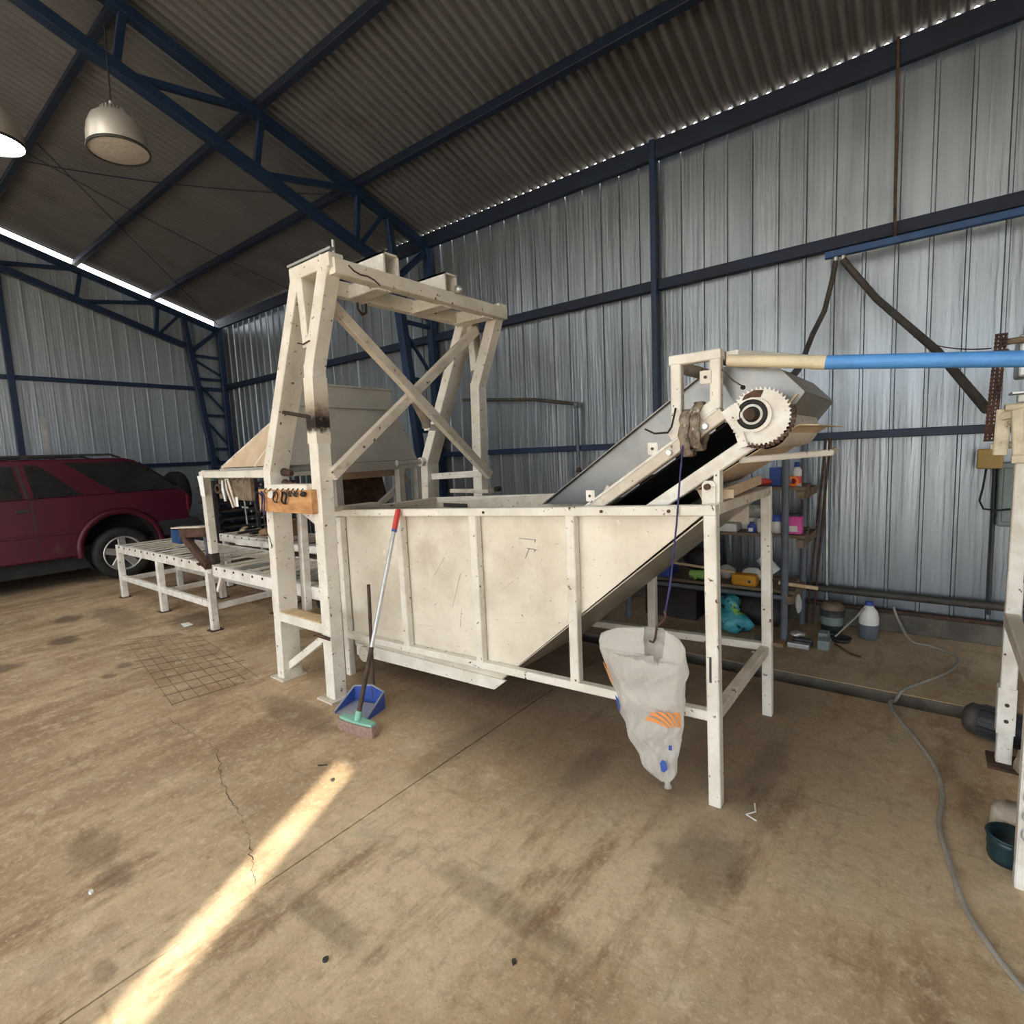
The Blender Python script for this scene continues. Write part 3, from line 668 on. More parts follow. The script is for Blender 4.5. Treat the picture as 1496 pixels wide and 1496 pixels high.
# sill lip under the low rail
obj('trough_lip', MB().prism([(2.90, .22), (2.90, .14), (1.74, .185), (1.66, .25)], 0, XP0-.012, XP0+.001), 'cream', vat)
obj('drain_plug', MB().tube([(2.06, 2.8, .17), (1.99, 2.8, .17)], .05, 14), 'white_dirty', vat)
obj('slot', MB().box((XP1-.014, 2.60, 1.022), (XP1-.011, 2.84, 1.052)), 'ink', vat)
obj('end_flap', MB().box((1.93, 2.90, 1.085), (2.30, 3.02, 1.108)), 'white_dirty', vat)
for (y, z) in ((1.07, 1.140), (.78, 1.15), (1.72, 1.115)): obj('rivet', MB().tube([(1.982, y, z), (1.974, y, z)], .007, 8), 'rust', vat)
obj('weld_seam', MB().box((1.976, .621, .5), (1.981, .629, .60)), 'ink', vat)
# hand-written mark on a panel
mk = MB(); xm = XP0-.001
for a, b in (((1.54, .99), (1.445, .988)), ((1.50, .945), (1.44, .94)), ((1.448, .988), (1.450, .975)), ((1.485, .945), (1.51, .895)), ((1.452, .94), (1.455, .93))):
    mk.beam((xm, a[0], a[1]), (xm, b[0], b[1]), .0015, .003, (1, 0, 0))
obj('marker_scrawl', mk, 'ink', vat)
for (y, z, l, a) in ((2.10, .80, .14, .9), (1.98, .68, .2, 1.2), (1.64, .74, .12, .6), (1.96, .53, .11, 1.4), (1.56, .57, .08, .2), (2.25, .44, .12, .1)):
    obj('scrape', MB().beam((xm, y-l/2*math.cos(a), z+l/2*math.sin(a)), (xm, y+l/2*math.cos(a), z-l/2*math.sin(a)), .001, .007, (1, 0, 0)), 'white', vat)

# ================================================================== INCLINED ELEVATOR
ele = thing('inclined_elevator', 'steel inclined belt elevator with white frame rising out of the vat', 'elevator', (2.4, .9, .4))
EA = Vector((0, -.60, .399)).normalized()
def ez(y): return 1.156+(1.17-y)*.665            # upper rail line (top edge)
NX, FX = 2.05, 2.78
def erail(nm, x, y0, y1, dz, w, d, mat):
    return bar(nm, ele, mat, (x, y0, ez(y0)+dz), (x, y1, ez(y1)+dz), w, d, (0, .554, .832))
for x in (NX+.025, FX+.01):
    erail('upper_rail', x, 1.75, .60, -.025, .05, .045, 'white_dirty')
    erail('lower_rail', x, 1.75, .50, -.200, .05, .05, 'white')
erail('rail_lip', NX+.002, 1.25, .62, .004, .012, .012, 'white')
bar('end_post', ele, 'white', (NX+.025, .585, 1.525), (NX+.025, .495, 1.385), .05, .05, (1, 0, 0))
bar('end_post', ele, 'white', (FX+.01, .585, 1.525), (FX+.01, .495, 1.385), .05, .05, (1, 0, 0))
# belt loop between the rails
bl = MB()
bl.prism([(1.80, ez(1.80)-.05), (.52, ez(.52)-.05), (.52, ez(.52)-.058), (1.80, ez(1.80)-.058)], 0, NX+.09, FX-.02)
bl.prism([(1.80, ez(1.80)-.19), (.50, ez(.50)-.19), (.50, ez(.50)-.198), (1.80, ez(1.80)-.198)], 0, NX+.09, FX-.02)
obj('belt', bl, 'belt', ele)
for k in range(7):
    y = .66+k*.16
    obj('flight', MB().beam((NX+.10, y, ez(y)-.03), (FX-.03, y, ez(y)-.03), .006, .045, (0, .554, .832)), 'belt', ele)
obj('drum', MB().tube([(NX+.05, .50, 1.475), (FX, .50, 1.475)], .075, 20), 'belt', ele)
# guide plates: far side tall, grey
far = [(1.90, 1.070), (1.075, 1.632), (.88, 1.762), (.60, 1.74), (.50, 1.55), (1.20, 1.10)]
obj('guide_plate', MB().prism(far, 0, FX, FX+.004), 'steel', ele)
obj('guide_lip', MB().beam((FX-.012, 1.90, 1.072), (FX-.012, .88, 1.764), .03, .006, (0, .56, .83)), 'steel_dark', ele)
# white box frame on the near rail
bar('box_frame_post', ele, 'cream', (NX+.02, .775, 1.42), (NX+.02, .775, 1.738), .04, .04, (0, 1, 0))
bar('box_frame_post', ele, 'cream', (NX+.02, .628, 1.53), (NX+.02, .628, 1.740), .04, .038, (0, 1, 0))
bar('box_frame_top', ele, 'cream', (NX+.0185, .799, 1.722), (NX+.0185, .607, 1.724), .041, .037)
bar('box_frame_top', ele, 'white_dirty', (NX+.03, .628, 1.722), (FX, .628, 1.722), .04, .038)
bar('box_frame_top', ele, 'white_dirty', (NX+.03, .775, 1.700), (FX, .775, 1.700), .04, .038)
erail('box_frame_sill', NX+.02, .80, .62, .03, .04, .04, 'cream')
for (y, dz) in ((1.16, .035), (.87, .035), (.66, .15)):
    o = obj('lug', MB().box((NX-.004, y-.022, ez(y)+dz-.025), (NX+.004, y+.022, ez(y)+dz+.025)), 'white', ele, .004)
    obj('bolt_hole', MB().tube([(NX-.0045, y, ez(y)+dz), (NX-.008, y, ez(y)+dz)], .006, 8), 'ink', o)
obj('lug', MB().beam((NX+.06, 1.10, 1.235), (NX+.06, 1.14, 1.17), .006, .02), 'white_dirty', ele)
for y in (.80, .66): obj('bolt', MB().tube([(NX-.002, y, ez(y)-.03), (NX-.016, y, ez(y)-.03)], .011, 8), 'zinc', ele)
# discharge hood round the head drum
HN, HF = 2.15, 2.82
hood = [(.66, 1.69), (.43, 1.652), (.352, 1.566), (.415, 1.482), (.56, 1.50)]
obj('hood_side', MB().prism(hood, 0, HN, HN+.004), 'steel', ele)
obj('hood_side', MB().prism(hood, 0, HF, HF+.004), 'steel', ele)
obj('hood_top', MB().prism([(.66, 1.69), (.43, 1.652), (.43, 1.656), (.66, 1.694)], 0, HN, HF), 'steel', ele)
obj('hood_front', MB().prism([(.43, 1.652), (.352, 1.566), (.349, 1.568), (.428, 1.655)], 0, HN-.003, HF+.05), 'steel_dark', ele)
obj('hood_front', MB().prism([(.352, 1.566), (.415, 1.482), (.412, 1.479), (.348, 1.565)], 0, HN-.003, HF+.05), 'steel_dark', ele)
obj('hood_rib', MB().beam((HN-.004, .372, 1.56), (HN-.004, .43, 1.49), .006, .02, (1, 0, 0)), 'palewood', ele)
bar('top_channel', ele, 'cream', (2.10, .58, 1.718), (2.62, .36, 1.720), .05, .035)
obj('rubber_skirt', MB().lathe([(.085, -.31), (.085, .31)], (2.45, .475, 1.455), (1, 0, 0), 20), 'white_dirty', ele)
# under-tray and struts
obj('under_tray', MB().prism([(.72, 1.225), (.36, 1.455), (.30, 1.45), (.298, 1.446), (.36, 1.450), (.72, 1.220)], 0, 2.11, 2.78), 'tan', ele)
obj('tray_flange', MB().prism([(.72, 1.222), (.58, 1.222), (.58, 1.190), (.70, 1.180)], 0, 2.12, 2.125), 'tan', ele)
obj('tray_lip', MB().beam((2.12, .62, 1.203), (2.72, .62, 1.222), .004, .045), 'tan', ele)
bar('strut', ele, 'cream', (2.09, .545, 1.335), (2.42, .30, 1.345), .022, .022)
bar('strut', ele, 'yellowed', (2.42, .30, 1.345), (2.72, .32, 1.350), .02, .02)
# pivot bracket on the vat corner
pb = obj('pivot_bracket', MB().prism([(.672, 1.172), (.672, 1.25), (.662, 1.262), (.632, 1.262), (.622, 1.25), (.622, 1.172)], 0, 2.035, 2.047), 'cream', ele)
obj('pivot_bracket', MB().box((2.047, .61, 1.17), (2.09, .632, 1.30)), 'cream', ele)
obj('pivot_bolt', MB().tube([(2.047, .650, 1.240), (2.020, .650, 1.240)], .012, 8), 'rust', pb)
# big drive sprocket with bearing
spk = MB(); NT = 42; cy, cz = .468, 1.487; prof = []
for i in range(NT):
    a = 2*PI*i/NT
    for da, r in ((0, .094), (.38, .094), (.5, .103), (.64, .103)):
        aa = a+da*2*PI/NT; prof.append((cy+r*math.cos(aa), cz+r*math.sin(aa)))
spk.prism(prof, 0, 2.032, 2.042)
sp = obj('sprocket', spk, 'white', ele)
obj('hub_plate', MB().tube([(2.032, cy+.018, cz+.006), (2.012, cy+.018, cz+.006)], .060, 24), 'white', sp)
hb = MB(); hb.lathe([(.050, -.012), (.052, 0), (.038, .004), (.034, -.006), (.028, -.006), (.026, .006), (.001, .006)], (2.010, cy+.022, cz+.008), (-1, 0, 0), 28)
obj('bearing', hb, 'black', sp)
obj('shaft', MB().tube([(2.03, cy+.022, cz+.008), (1.972, cy+.022, cz+.008)], .020, 16), 'rust', sp)
obj('rust_patch', MB().prism([(cy+.03, cz+.068), (cy+.060, cz+.060), (cy+.05, cz+.078), (cy+.02, cz+.092), (cy-.012, cz+.090), (cy-.002, cz+.066)], 0, 2.030, 2.0318), 'rust', sp)
for (dy, dz, a) in ((.072, .020, 0), (.050, -.080, 0)):
    obj('bearing_foot', MB().beam((2.02, cy+.018+dy*.9, cz+.006+dz+.02), (2.02, cy+.018+dy*.6, cz+.006+dz-.03), .028, .026, (1, 0, 0)), 'white', sp)
ch = MB()
for k in range(15):
    a = PI*.92+PI*k/34*1.7; ch.cbox((2.037, cy+.106*math.cos(a), cz+.106*math.sin(a)), (.02, .012, .012))
obj('chain', ch, 'rust', sp)
obj('grease_nipple', MB().lathe([(.001, -.008), (.008, -.004), (.008, .004), (.001, .008)], (2.03, .524, 1.592), (1, 0, 0), 12), 'black', ele)
obj('stay_wire', MB().tube([(2.04, .60, 1.665), (2.045, .56, 1.62), (2.04, .527, 1.597)], .0025, 6), 'ink', ele)
# webbing slings slung over the near rail
def sling(y, w, z0, z1, lab):
    mb = MB(); vs = []; prof = []
    for i in range(25):
        t = 2*PI*i/25; r = .5
        zz = (z0+z1)/2+(z1-z0)/2*math.sin(t); xx = 2.072+.050*math.cos(t)*(1.0 if abs(math.sin(t)) < .9 else .7)
        prof.append((xx, zz))
    for yy in (-w/2, w/2):
        for i, (xx, zz) in enumerate(prof): vs.append((xx+.003*math.sin(5*i+y*90), y+yy+.004*math.sin(2.1*i), zz))
    k = len(prof)
    mb.add(vs, [(i, (i+1) % k, k+(i+1) % k, k+i) for i in range(k)], smooth=True)
    o = obj('webbing_sling', mb, 'strap'); so = o.modifiers.new('thickness', 'SOLIDIFY'); so.thickness = .012
    return tag(o, lab, 'sling')
sling(.732, .036, 1.365, 1.525, 'wide dirty webbing sling over the elevator rail beside the purple cord')
sling(.690, .032, 1.385, 1.549, 'narrow dirty webbing sling next to the wide one on the elevator')
tag(obj('black_wire', MB().tube([(2.047, .775, 1.54), (2.012, .765, 1.52), (2.006, .775, 1.47), (2.03, .80, 1.45), (2.044, .86, 1.45), (2.046, .90, 1.47)], .004, 6), 'black'), 'loose black wire looped round the white box frame', 'wire')
# delivery pipe, cream then blue
dp = thing('delivery_pipe', 'bright blue pipe with a cream end running level from the elevator', 'pipe', (2.06, .2, 1.6))
obj('cream_length', MB().tube([(2.07, .585, 1.697), (2.05, .276, 1.647)], .0215, 16), 'creampipe', dp)
obj('collar', MB().tube([(2.0505, .310, 1.652), (2.05, .272, 1.646)], .0235, 16), 'creampipe', dp)
obj('blue_length', MB().tube([(2.05, .276, 1.647), (2.05, -.2, 1.592), (2.05, -.8, 1.53)], .0225, 16), 'lightblue', dp)

# ================================================================== HANGING BAG
bag = thing('plastic_bag', 'milky plastic sack with orange and blue print hanging from a hook', 'bag', (1.92, .84, .08))
rows = [(.70, .860, .765), (.675, .985, .720), (.64, 1.052, .695), (.60, 1.050, .684), (.55, 1.038, .682), (.50, 1.018, .690), (.45, 1.000, .700), (.40, .982, .698), (.34, .968, .704), (.28, .945, .712), (.22, .915, .722), (.17, .885, .728), (.13, .868, .735), (.105, .84, .748), (.082, .795, .765)]
NS = 84; vs = []
BX = 1.902
def row_at(z):
    for i in range(len(rows)-1):
        if rows[i][0] >= z >= rows[i+1][0]:
            t = (rows[i][0]-z)/(rows[i][0]-rows[i+1][0]); return [rows[i][q]+(rows[i+1][q]-rows[i][q])*t for q in (1, 2)]
    return rows[-1][1:]
def ridge(v): return 1-abs(math.sin(v))
def bag_pt(z, a):
    yl, yr = row_at(z); c = (yl+yr)/2; h = (yl-yr)/2; th = .055*(h/.17)**.7*min(1, .25+(z-.082)/.06)
    e = min(1, (z-.08)/.08)
    rip = e*(.006*math.sin(5*a+z*16)+.010*(ridge(4.0*a+z*11+1.3*math.sin(z*23))**3-.3)+.007*(ridge(7.0*a-z*19+math.sin(z*31+2))**4-.2)+.006*(ridge(z*21+3*a)**5-.2))
    y = c+(h+.3*rip)*math.cos(a); x = BX+(th+rip)*math.sin(a)
    front = max(0, -math.sin(a)); zz = z
    if z > .59: zz = z-(z-.588)*min(1, front*1.7)+.010*math.sin(7*a)*front*(z > .62)
    return (x+.004*math.sin(50*z+2*a), y+.003*math.sin(60*z+a), zz)
ZR = [.70-(.70-.082)*(k/54) for k in range(55)]
for z in ZR:
    for k in range(NS): vs.append(bag_pt(z, 2*PI*k/NS))
mb = MB().add(vs, [(i*NS+k, i*NS+(k+1) % NS, (i+1)*NS+(k+1) % NS, (i+1)*NS+k) for i in range(len(ZR)-1) for k in range(NS)], smooth=True)
obj('film', mb, 'film', bag)
obj('tail_knot', MB().lathe([(.008, .02), (.014, 0), (.010, -.02), (.016, -.035), (.001, -.038)], (1.925, .78, .085), (0, .1, 1), 10), 'film', bag)
def bag_surf(y, z):
    """front film x at (y,z)"""
    for i in range(len(rows)-1):
        if rows[i][0] >= z >= rows[i+1][0]:
            t = (rows[i][0]-z)/(rows[i][0]-rows[i+1][0]); yl = rows[i][1]+(rows[i+1][1]-rows[i][1])*t; yr = rows[i][2]+(rows[i+1][2]-rows[i][2])*t
            break
    c = (yl+yr)/2; h = (yl-yr)/2; q = max(-.98, min(.98, (y-c)/h)); th = .055*(h/.17)**.7
    return BX-(th+.016)*math.sqrt(1-q*q)-.004
def print_patch(name, pts, mat, n=4):
    mb = MB(); 
    mb.add([(bag_surf(y, z), y, z) for y, z in pts], [tuple(range(len(pts)))])
    return obj(name, mb, mat, bag)
# orange field of curved furrows
def furrow(oy, oz, a0, a1, r0, r1, y_lo, z_hi, z_lo):
    """one curved orange furrow fanning out of a point low on the print"""
    n = 7; A_, B_ = [], []
    for i in range(n):
        t = i/(n-1); r = r0+(r1-r0)*t
        for arr, a in ((A_, a0), (B_, a1)):
            aa = math.radians(a)+.45*(1-t)
            y = oy+r*math.cos(aa); z = oz+r*math.sin(aa)*.95
            arr.append((max(y_lo, y), min(z_hi, max(z_lo, z))))
    for i in range(n-1): print_patch('logo_stripe', [A_[i], A_[i+1], B_[i+1], B_[i]], 'logo_orange')
for a0, a1 in ((22, 33), (39, 49), (54, 63), (68, 76), (81, 100)):
    furrow(.722, .315, a0, a1, .03, .115, .706, .402, .336)
for i, (a, b) in enumerate((((1.02, .535), (.985, .455)), ((1.008, .54), (.972, .46)), ((1.03, .53), (.995, .462)))):
    print_patch('logo_stripe', [(a[0], a[1]), (a[0]-.006, a[1]), (b[0]-.006, b[1]), (b[0], b[1])], 'logo_orange')
print_patch('logo_patch', [(.975, .405), (.950, .402), (.945, .345), (.960, .345)], 'logo_blue')
print_patch('logo_patch', [(.778, .190), (.768, .205), (.755, .195), (.752, .165), (.765, .150), (.775, .155)], 'logo_blue')
print_patch('logo_patch', [(.745, .268), (.735, .268), (.735, .245), (.746, .248)], 'logo_blue')
tag(obj('hook', MB().tube([(1.975, .800, .755), (1.96, .790, .74), (1.965, .805, .715), (1.93, .815, .70), (1.915, .815, .66), (1.905, .82, .645), (1.905, .835, .648)], .005, 8), 'rust'), 'bent steel hook holding the plastic sack', 'hook')
tag(obj('bag_cord', MB().tube([(2.022, .738, 1.40), (1.985, .735, 1.30), (1.965, .745, 1.10), (1.97, .775, .85), (1.972, .797, .752), (1.975, .805, .745), (1.972, .793, .765), (1.970, .770, .90)], .0035, 6), 'purple'), 'blue and purple cord hanging from the sling to the hook', 'cord')

# ================================================================== BROOM AND DUSTPAN
br = thing('broom', 'broom with grey handle, red tip and mint green head leaning on the vat', 'broom', (1.57, 2.26, 0))
b0 = Vector((1.562, 2.287, .075)); b1 = Vector((1.962, 2.332, 1.115))
bd = (b1-b0).normalized()
obj('handle', MB().tube([b0, b0+bd*.38, b1-bd*.115], .011, 12), ['zinc'], br)
obj('handle_sleeve', MB().tube([b0-bd*.01, b0+bd*.36], .0125, 12), 'darkwood', br)
obj('handle_grip', MB().tube([b1-bd*.115, b1-bd*.01, b1], [.0155, .0155, .010], 12), 'redplastic', br)
obj('grip_band', MB().tube([b1-bd*.13, b1-bd*.108], .015, 12), 'blueplastic', br)
ha = Vector((1.545, 2.405, .062)); hb_ = Vector((1.575, 2.175, .062)); hd = (hb_-ha).normalized(); hs = Vector((-hd.y, hd.x, 0))
def head(w0, z0, z1, rnd, ext, mat, name):
    vs = []; n = 12
    for z in (z0, z1):
        for i in range(n+1):
            t = i/n; w = w0*(1-.35*abs(2*t-1)**3)
            c = ha.lerp(hb_, t*(1+2*ext)-ext)
            vs += [(c+hs*w).to_tuple()[:2]+(z,), (c-hs*w).to_tuple()[:2]+(z,)]
    m = 2*(n+1); mb = MB(); fs = []
    for i in range(n):
        a = 2*i
        fs += [(a, a+2, a+3, a+1), (m+a, m+a+1, m+a+3, m+a+2), (a, m+a, m+a+2, a+2), (a+1, a+3, m+a+3, m+a+1)]
    fs += [(0, 1, m+1, m), (m-2, m+m-2, m+m-1, m-1)]
    mb.add(vs, fs); return obj(name, mb, mat, br, .004)
head(.027, .056, .070, 0, 0, 'mint', 'head')
head(.036, .0, .058, 0, .04, 'bristle', 'bristles')
obj('socket', MB().tube([b0-bd*.02, b0+bd*.035], .018, 12), 'mint', br)
dpn = thing('dustpan', 'blue plastic dustpan with a dark upright stick on the concrete', 'dustpan', (1.72, 2.42, 0))
A = Vector((1.612, 2.570, 0)); B = Vector((1.655, 2.345, 0)); fw = Vector((B.y-A.y, -(B.x-A.x), 0)).normalized()
if fw.x < 0: fw = -fw
C_ = B+fw*.155-(B-A)*.02; D_ = A+fw*.155+(B-A)*.02
def pan_pts(z): return [A+Vector((0, 0, z[0])), B+Vector((0, 0, z[0])), C_+Vector((0, 0, z[1])), D_+Vector((0, 0, z[1]))]
pm = MB(); pm.poly(pan_pts((.006, .012))); pm.poly(pan_pts((.001, .004))[::-1])
obj('tray', pm, 'pandust', dpn)
wl = MB()
E1 = D_+Vector((0, 0, .115)); E2 = C_+Vector((0, 0, .115))
mid = (C_+D_)/2+fw*.03
for (p, q, hp, hq) in ((A, D_, .012, .095), (D_, mid, .095, .105), (mid, C_, .105, .095), (C_, B, .095, .012)):
    n = Vector((q-p)).cross(Vector((0, 0, 1))).normalized()*.003
    a = [p-n, q-n, q-n+Vector((0, 0, hq)), p-n+Vector((0, 0, hp))]; b = [v+2*n for v in a]
    wl.add(a+b, [(0, 1, 2, 3), (7, 6, 5, 4), (3, 2, 6, 7), (0, 3, 7, 4), (1, 5, 6, 2)])
obj('wall', wl, 'blueplastic', dpn)
rp = MB().tube([A+Vector((0, 0, .014)), D_+Vector((0, 0, .097)), mid+Vector((0, 0, .107)), C_+Vector((0, 0, .097)), B+Vector((0, 0, .014))], .006, 8)
obj('rim', rp, 'pandust', dpn)
obj('stick', MB().tube([mid+Vector((.004, .0, .03)), (1.835, 2.482, .695)], .010, 10), 'darkwood', dpn)

# ================================================================== ROLLER CONVEYORS
def slat_copy(r0, o2, t, dy, pitch):
    c = put(r0, t, (0, dy, random.uniform(-.003, .002)))
    if random.random() < .4: c.data = o2.data
def conveyor(name, label, x0, x1, y0, y1, z, legs, roll_mat, pitch, front_dots=True):
    t = thing(name, label, 'conveyor', ((x0+x1)/2, (y0+y1)/2, 0))
    for x in (x0, x1):
        bar('side_rail', t, 'white', (x, y0, z-.045), (x, y1, z-.045), .04, .085)
    for yy in legs:
        for x in (x0, x1):
            bar('leg', t, 'white', (x, yy, 0), (x, yy, z-.08), .055, .055, (1, 0, 0))
            obj('foot', MB().box((x-.05, yy-.05, 0), (x+.05, yy+.05, .008)), 'rust', t)
        bar('cross_rail', t, 'white', (x0, yy, .20), (x1, yy, .20), .035, .05)
    if len(legs) > 1:
        for x in (x0, x1): bar('stretcher', t, 'white', (x, legs[0], .225), (x, legs[-1], .225), .035, .055)
    r0 = None; n = int((y1-y0-.13)/pitch)
    for k in range(n+1):
        y = y0+.075+k*pitch
        if r0 is None: r0 = obj('roller', MB().beam((x0+.022, y, z-.004), (x1-.022, y, z-.004), .098, .005, (0, 0, 1), 0, .0015), roll_mat, t); rk = y; o2 = put(r0, t, (0, pitch, -.002)); o2.data = r0.data.copy(); o2.data.materials[0] = M['white_dirty']
        elif k > 1: slat_copy(r0, o2, t, y-rk, pitch)
    d0 = None
    for k in range(n+1):
        y = y0+.075+k*pitch
        if d0 is None: d0 = obj('axle_end', MB().tube([(x0-.020, y, z-.02), (x0-.026, y, z-.02)], .010, 8), 'rust', t)
        else: put(d0, t, (0, y-rk, 0))
    return t
c1 = conveyor('roller_conveyor', 'long white roller conveyor reaching past the car wheel', 1.94, 2.50, 4.72, 7.06, .59, (4.80, 5.90, 7.01), 'white', .165)
c2 = conveyor('roller_conveyor', 'short white roller conveyor with shiny rollers beside the gantry', 1.95, 2.50, 3.05, 4.70, .575, (3.62,), 'zinc', .15)
bar('knee_brace', c2, 'white', (1.95, 4.58, .50), (1.95, 4.68, .36), .03, .03)
c3 = conveyor('roller_conveyor', 'rear white roller conveyor under the hopper', 2.80, 3.24, 3.40, 6.50, .62, (3.6, 5.0, 6.4), 'white_dirty', .165)
bar('guard_rail', c2, 'white', (2.56, 3.1, .66), (2.56, 5.6, .62), .03, .06)
# post with overhead bar
pp = thing('tool_rail', 'white post and overhead bar joined to the gantry leg', 'rail', (1.94, 4.70, .55))
bar('post', pp, 'cream', (1.955, 4.705, .574), (1.945, 4.70, 1.32), .06, .06, (1, 0, 0))
obj('scorch', MB().box((1.923, 4.672, .585), (1.9855, 4.7365, .68)), 'soot', pp, .004)
bar('bar', pp, 'cream', (1.945, 4.74, 1.335), (1.78, 3.25, 1.335), .05, .05)
obj('corner_bracket', MB().prism([(1.905, 1.37), (2.02, 1.37), (2.02, 1.30), (1.905, 1.32)], 1, 4.60, 4.66), 'white', pp)
tag(obj('white_paper_strip', MB().prism([(4.72, 1.325), (4.62, 1.33), (4.61, 1.16), (4.685, 1.165), (4.70, 1.27)], 0, 1.895, 1.899), 'paper'), 'bright white curled paper strip hanging on the post top', 'paper')
hp = thing('tool_board', 'grey wooden board hanging under the overhead bar with tools', 'board', (1.87, 4.05, 1.1))
obj('board', MB().beam((1.93, 4.40, 1.225), (1.855, 3.74, 1.225), .025, .16), 'oldwood', hp)
for k in range(6):
    tq = k/5; p = Vector((1.912, 4.36, 1.30)).lerp(Vector((1.845, 3.78, 1.30)), tq)
    obj('hook', MB().tube([p, p+Vector((-.025, 0, -.004)), p+Vector((-.03, 0, -.03))], .003, 6), 'ink', hp)
tag(obj('tape_roll', MB().lathe([(.022, -.012), (.038, -.012), (.038, .012), (.022, .012), (.022, -.012)], (1.885, 4.33, 1.225), (1, .1, 0), 20), 'rust'), 'small reddish tape roll hanging on the tool board', 'tape')
tag(obj('pliers', MB().tube([(1.884, 4.245, 1.29), (1.879, 4.235, 1.22), (1.882, 4.225, 1.13)], [.014, .020, .012], 8), 'zinc'), 'metal clamp pliers hanging on the tool board', 'pliers')
tag(obj('frame_square', MB().tube([(1.872, 4.17, 1.30), (1.868, 4.13, 1.30), (1.862, 4.03, 1.10), (1.862, 4.07, 1.09), (1.87, 4.16, 1.22)], .009, 6, True), 'white_dirty'), 'pale bent metal frame hanging on the tool board', 'tool')
tag(obj('paper_tag', MB().box((1.845, 3.955, 1.10), (1.848, 3.99, 1.17)), 'paper'), 'small white paper tag hanging on the tool board', 'tag')
tag(obj('metal_star', MB().beam((1.83, 3.87, 1.10), (1.83, 3.78, 1.10), .005, .012).beam((1.83, 3.83, 1.19), (1.83, 3.815, .98), .012, .005, (1, 0, 0)), 'zinc'), 'grey cross-shaped metal part hanging beside the gantry', 'tool')
# bent steel arm on the conveyor
am = thing('bent_bracket', 'dark bent steel bracket with blue end bolted to the conveyor post', 'bracket', (1.95, 4.9, .56))
bar('lower_arm', am, 'rust', (1.899, 4.70, .575), (1.899, 5.12, .80), .05, .06)
bar('upper_arm', am, 'rust', (1.90, 5.14, .83), (1.935, 4.732, .86), .07, .075)
obj('blue_end', MB().box((1.86, 5.12, .74), (1.98, 5.30, .86)), 'blue_beam', am, .006)
obj('top_plate', MB().beam((1.90, 5.28, .872), (1.93, 4.74, .905), .09, .012), 'white_dirty', am)
obj('strut', MB().tube([(1.96, 4.83, .60), (1.95, 4.83, .84)], .015, 8), 'pole', am)
for y in (4.74, 4.80): obj('bolt', MB().tube([(1.876, y, .59), (1.862, y, .59)], .014, 8), 'rust', am)

# ================================================================== HOPPER HOOD BEHIND THE GANTRY
hop = thing('hopper_hood', 'large grey hood with a tan side standing on white legs', 'hood', (2.9, 4.2, 0))
F0, F1 = 2.20, 3.56
YF = 3.92; zb, zl, zt = 1.38, 1.845, 2.02
fbl, fbr = (F0, YF, zb), (F1, YF, zb); fll, flr = (2.385, YF+.02, zl), (3.335, YF+.02, zl); ftl, ftr = (2.43, YF+.02, zt), (3.30, YF+.02, zt)
bbl, bbr = (F0, 4.93, zb), (F1, 4.93, zb); bll = (2.385, YF+.14, zl); blr = (3.335, YF+.14, zl); btl = (2.43, YF+.07, zt); btr = (3.30, YF+.07, zt)
def quadplate(name, pts, mat, th=.012):
    p = [Vector(q) for q in pts]; n = (p[1]-p[0]).cross(p[2]-p[0]).normalized()*th
    k = len(p); mb = MB().add(p+[q+n for q in p], [tuple(range(k))[::-1], tuple(range(k, 2*k))]+[(i, (i+1) % k, k+(i+1) % k, k+i) for i in range(k)])
    return obj(name, mb, mat, hop)
M['hoodgrey'] = pmat('grey_painted_steel', (.52, .50, .46), (.44, .42, .38), 2.5, .5, .1, .05, [((.38, .35, .30), 3, .58, .8), (RUST, 40, .72, .76)])
quadplate('front_panel', [fbl, fbr, flr, fll], 'hoodgrey')
quadplate('upper_panel', [fll, flr, ftr, ftl], 'hoodgrey')
quadplate('side_panel', [fbl, fll, bll, bbl], 'tan')
quadplate('side_panel', [fll, ftl, btl, bll], 'tan')
quadplate('side_panel', [fbr, bbr, blr, flr], 'tan')
quadplate('side_panel', [flr, blr, btr, ftr], 'tan')
quadplate('back_panel', [bbl, bll, blr, bbr], 'tan')
quadplate('back_panel', [bll, btl, btr, blr], 'tan')
bar('ledge', hop, 'hoodgrey', (2.36, YF-.004, zl), (3.36, YF-.004, zl), .03, .016)
bar('ledge', hop, 'hoodgrey', (2.41, YF+.01, zt), (3.32, YF+.01, zt), .03, .018)
bar('seam', hop, 'white_dirty', Vector(bbl)+Vector((-.008, 0, 0)), Vector(bll)+Vector((-.008, 0, 0)), .012, .03)
bar('seam', hop, 'white_dirty', (F0-.008, 4.35, zb), (2.385-.008, YF+.03, zl), .010, .025)
bar('seam', hop, 'white_dirty', (2.385-.008, YF+.01, zl), (2.385-.008, YF+.15, zl), .010, .025)
obj('panel_line', MB().box((2.30, YF+.001, 1.655), (3.44, YF+.003, 1.662)), 'ink', hop)
for (a, b) in (((F0, YF, 1.335), (F1, YF, 1.335)), ((F0, 4.93, 1.335), (F1, 4.93, 1.335)), ((F0, YF, 1.335), (F0, 4.93, 1.335)), ((F1, YF, 1.335), (F1, 4.93, 1.335))):
    bar('base_beam', hop, 'hoodgrey', a, b, .06, .08)
for (x, y) in ((2.66, YF), (3.34, YF), (F1, YF), (2.66, 4.93), (F1, 4.93)):
    bar('leg', hop, 'hoodgrey', (x, y, 0), (x, y, 1.31), .065, .07, (1, 0, 0))
obj('liner_board', MB().box((2.95, 4.30, 1.22), (3.75, 4.32, 1.29)), 'tan', hop)
obj('chute_plate', MB().prism([(3.06, 1.28), (3.52, 1.28), (3.62, .85), (2.90, .80)], 1, 4.42, 4.43), 'rust', hop)
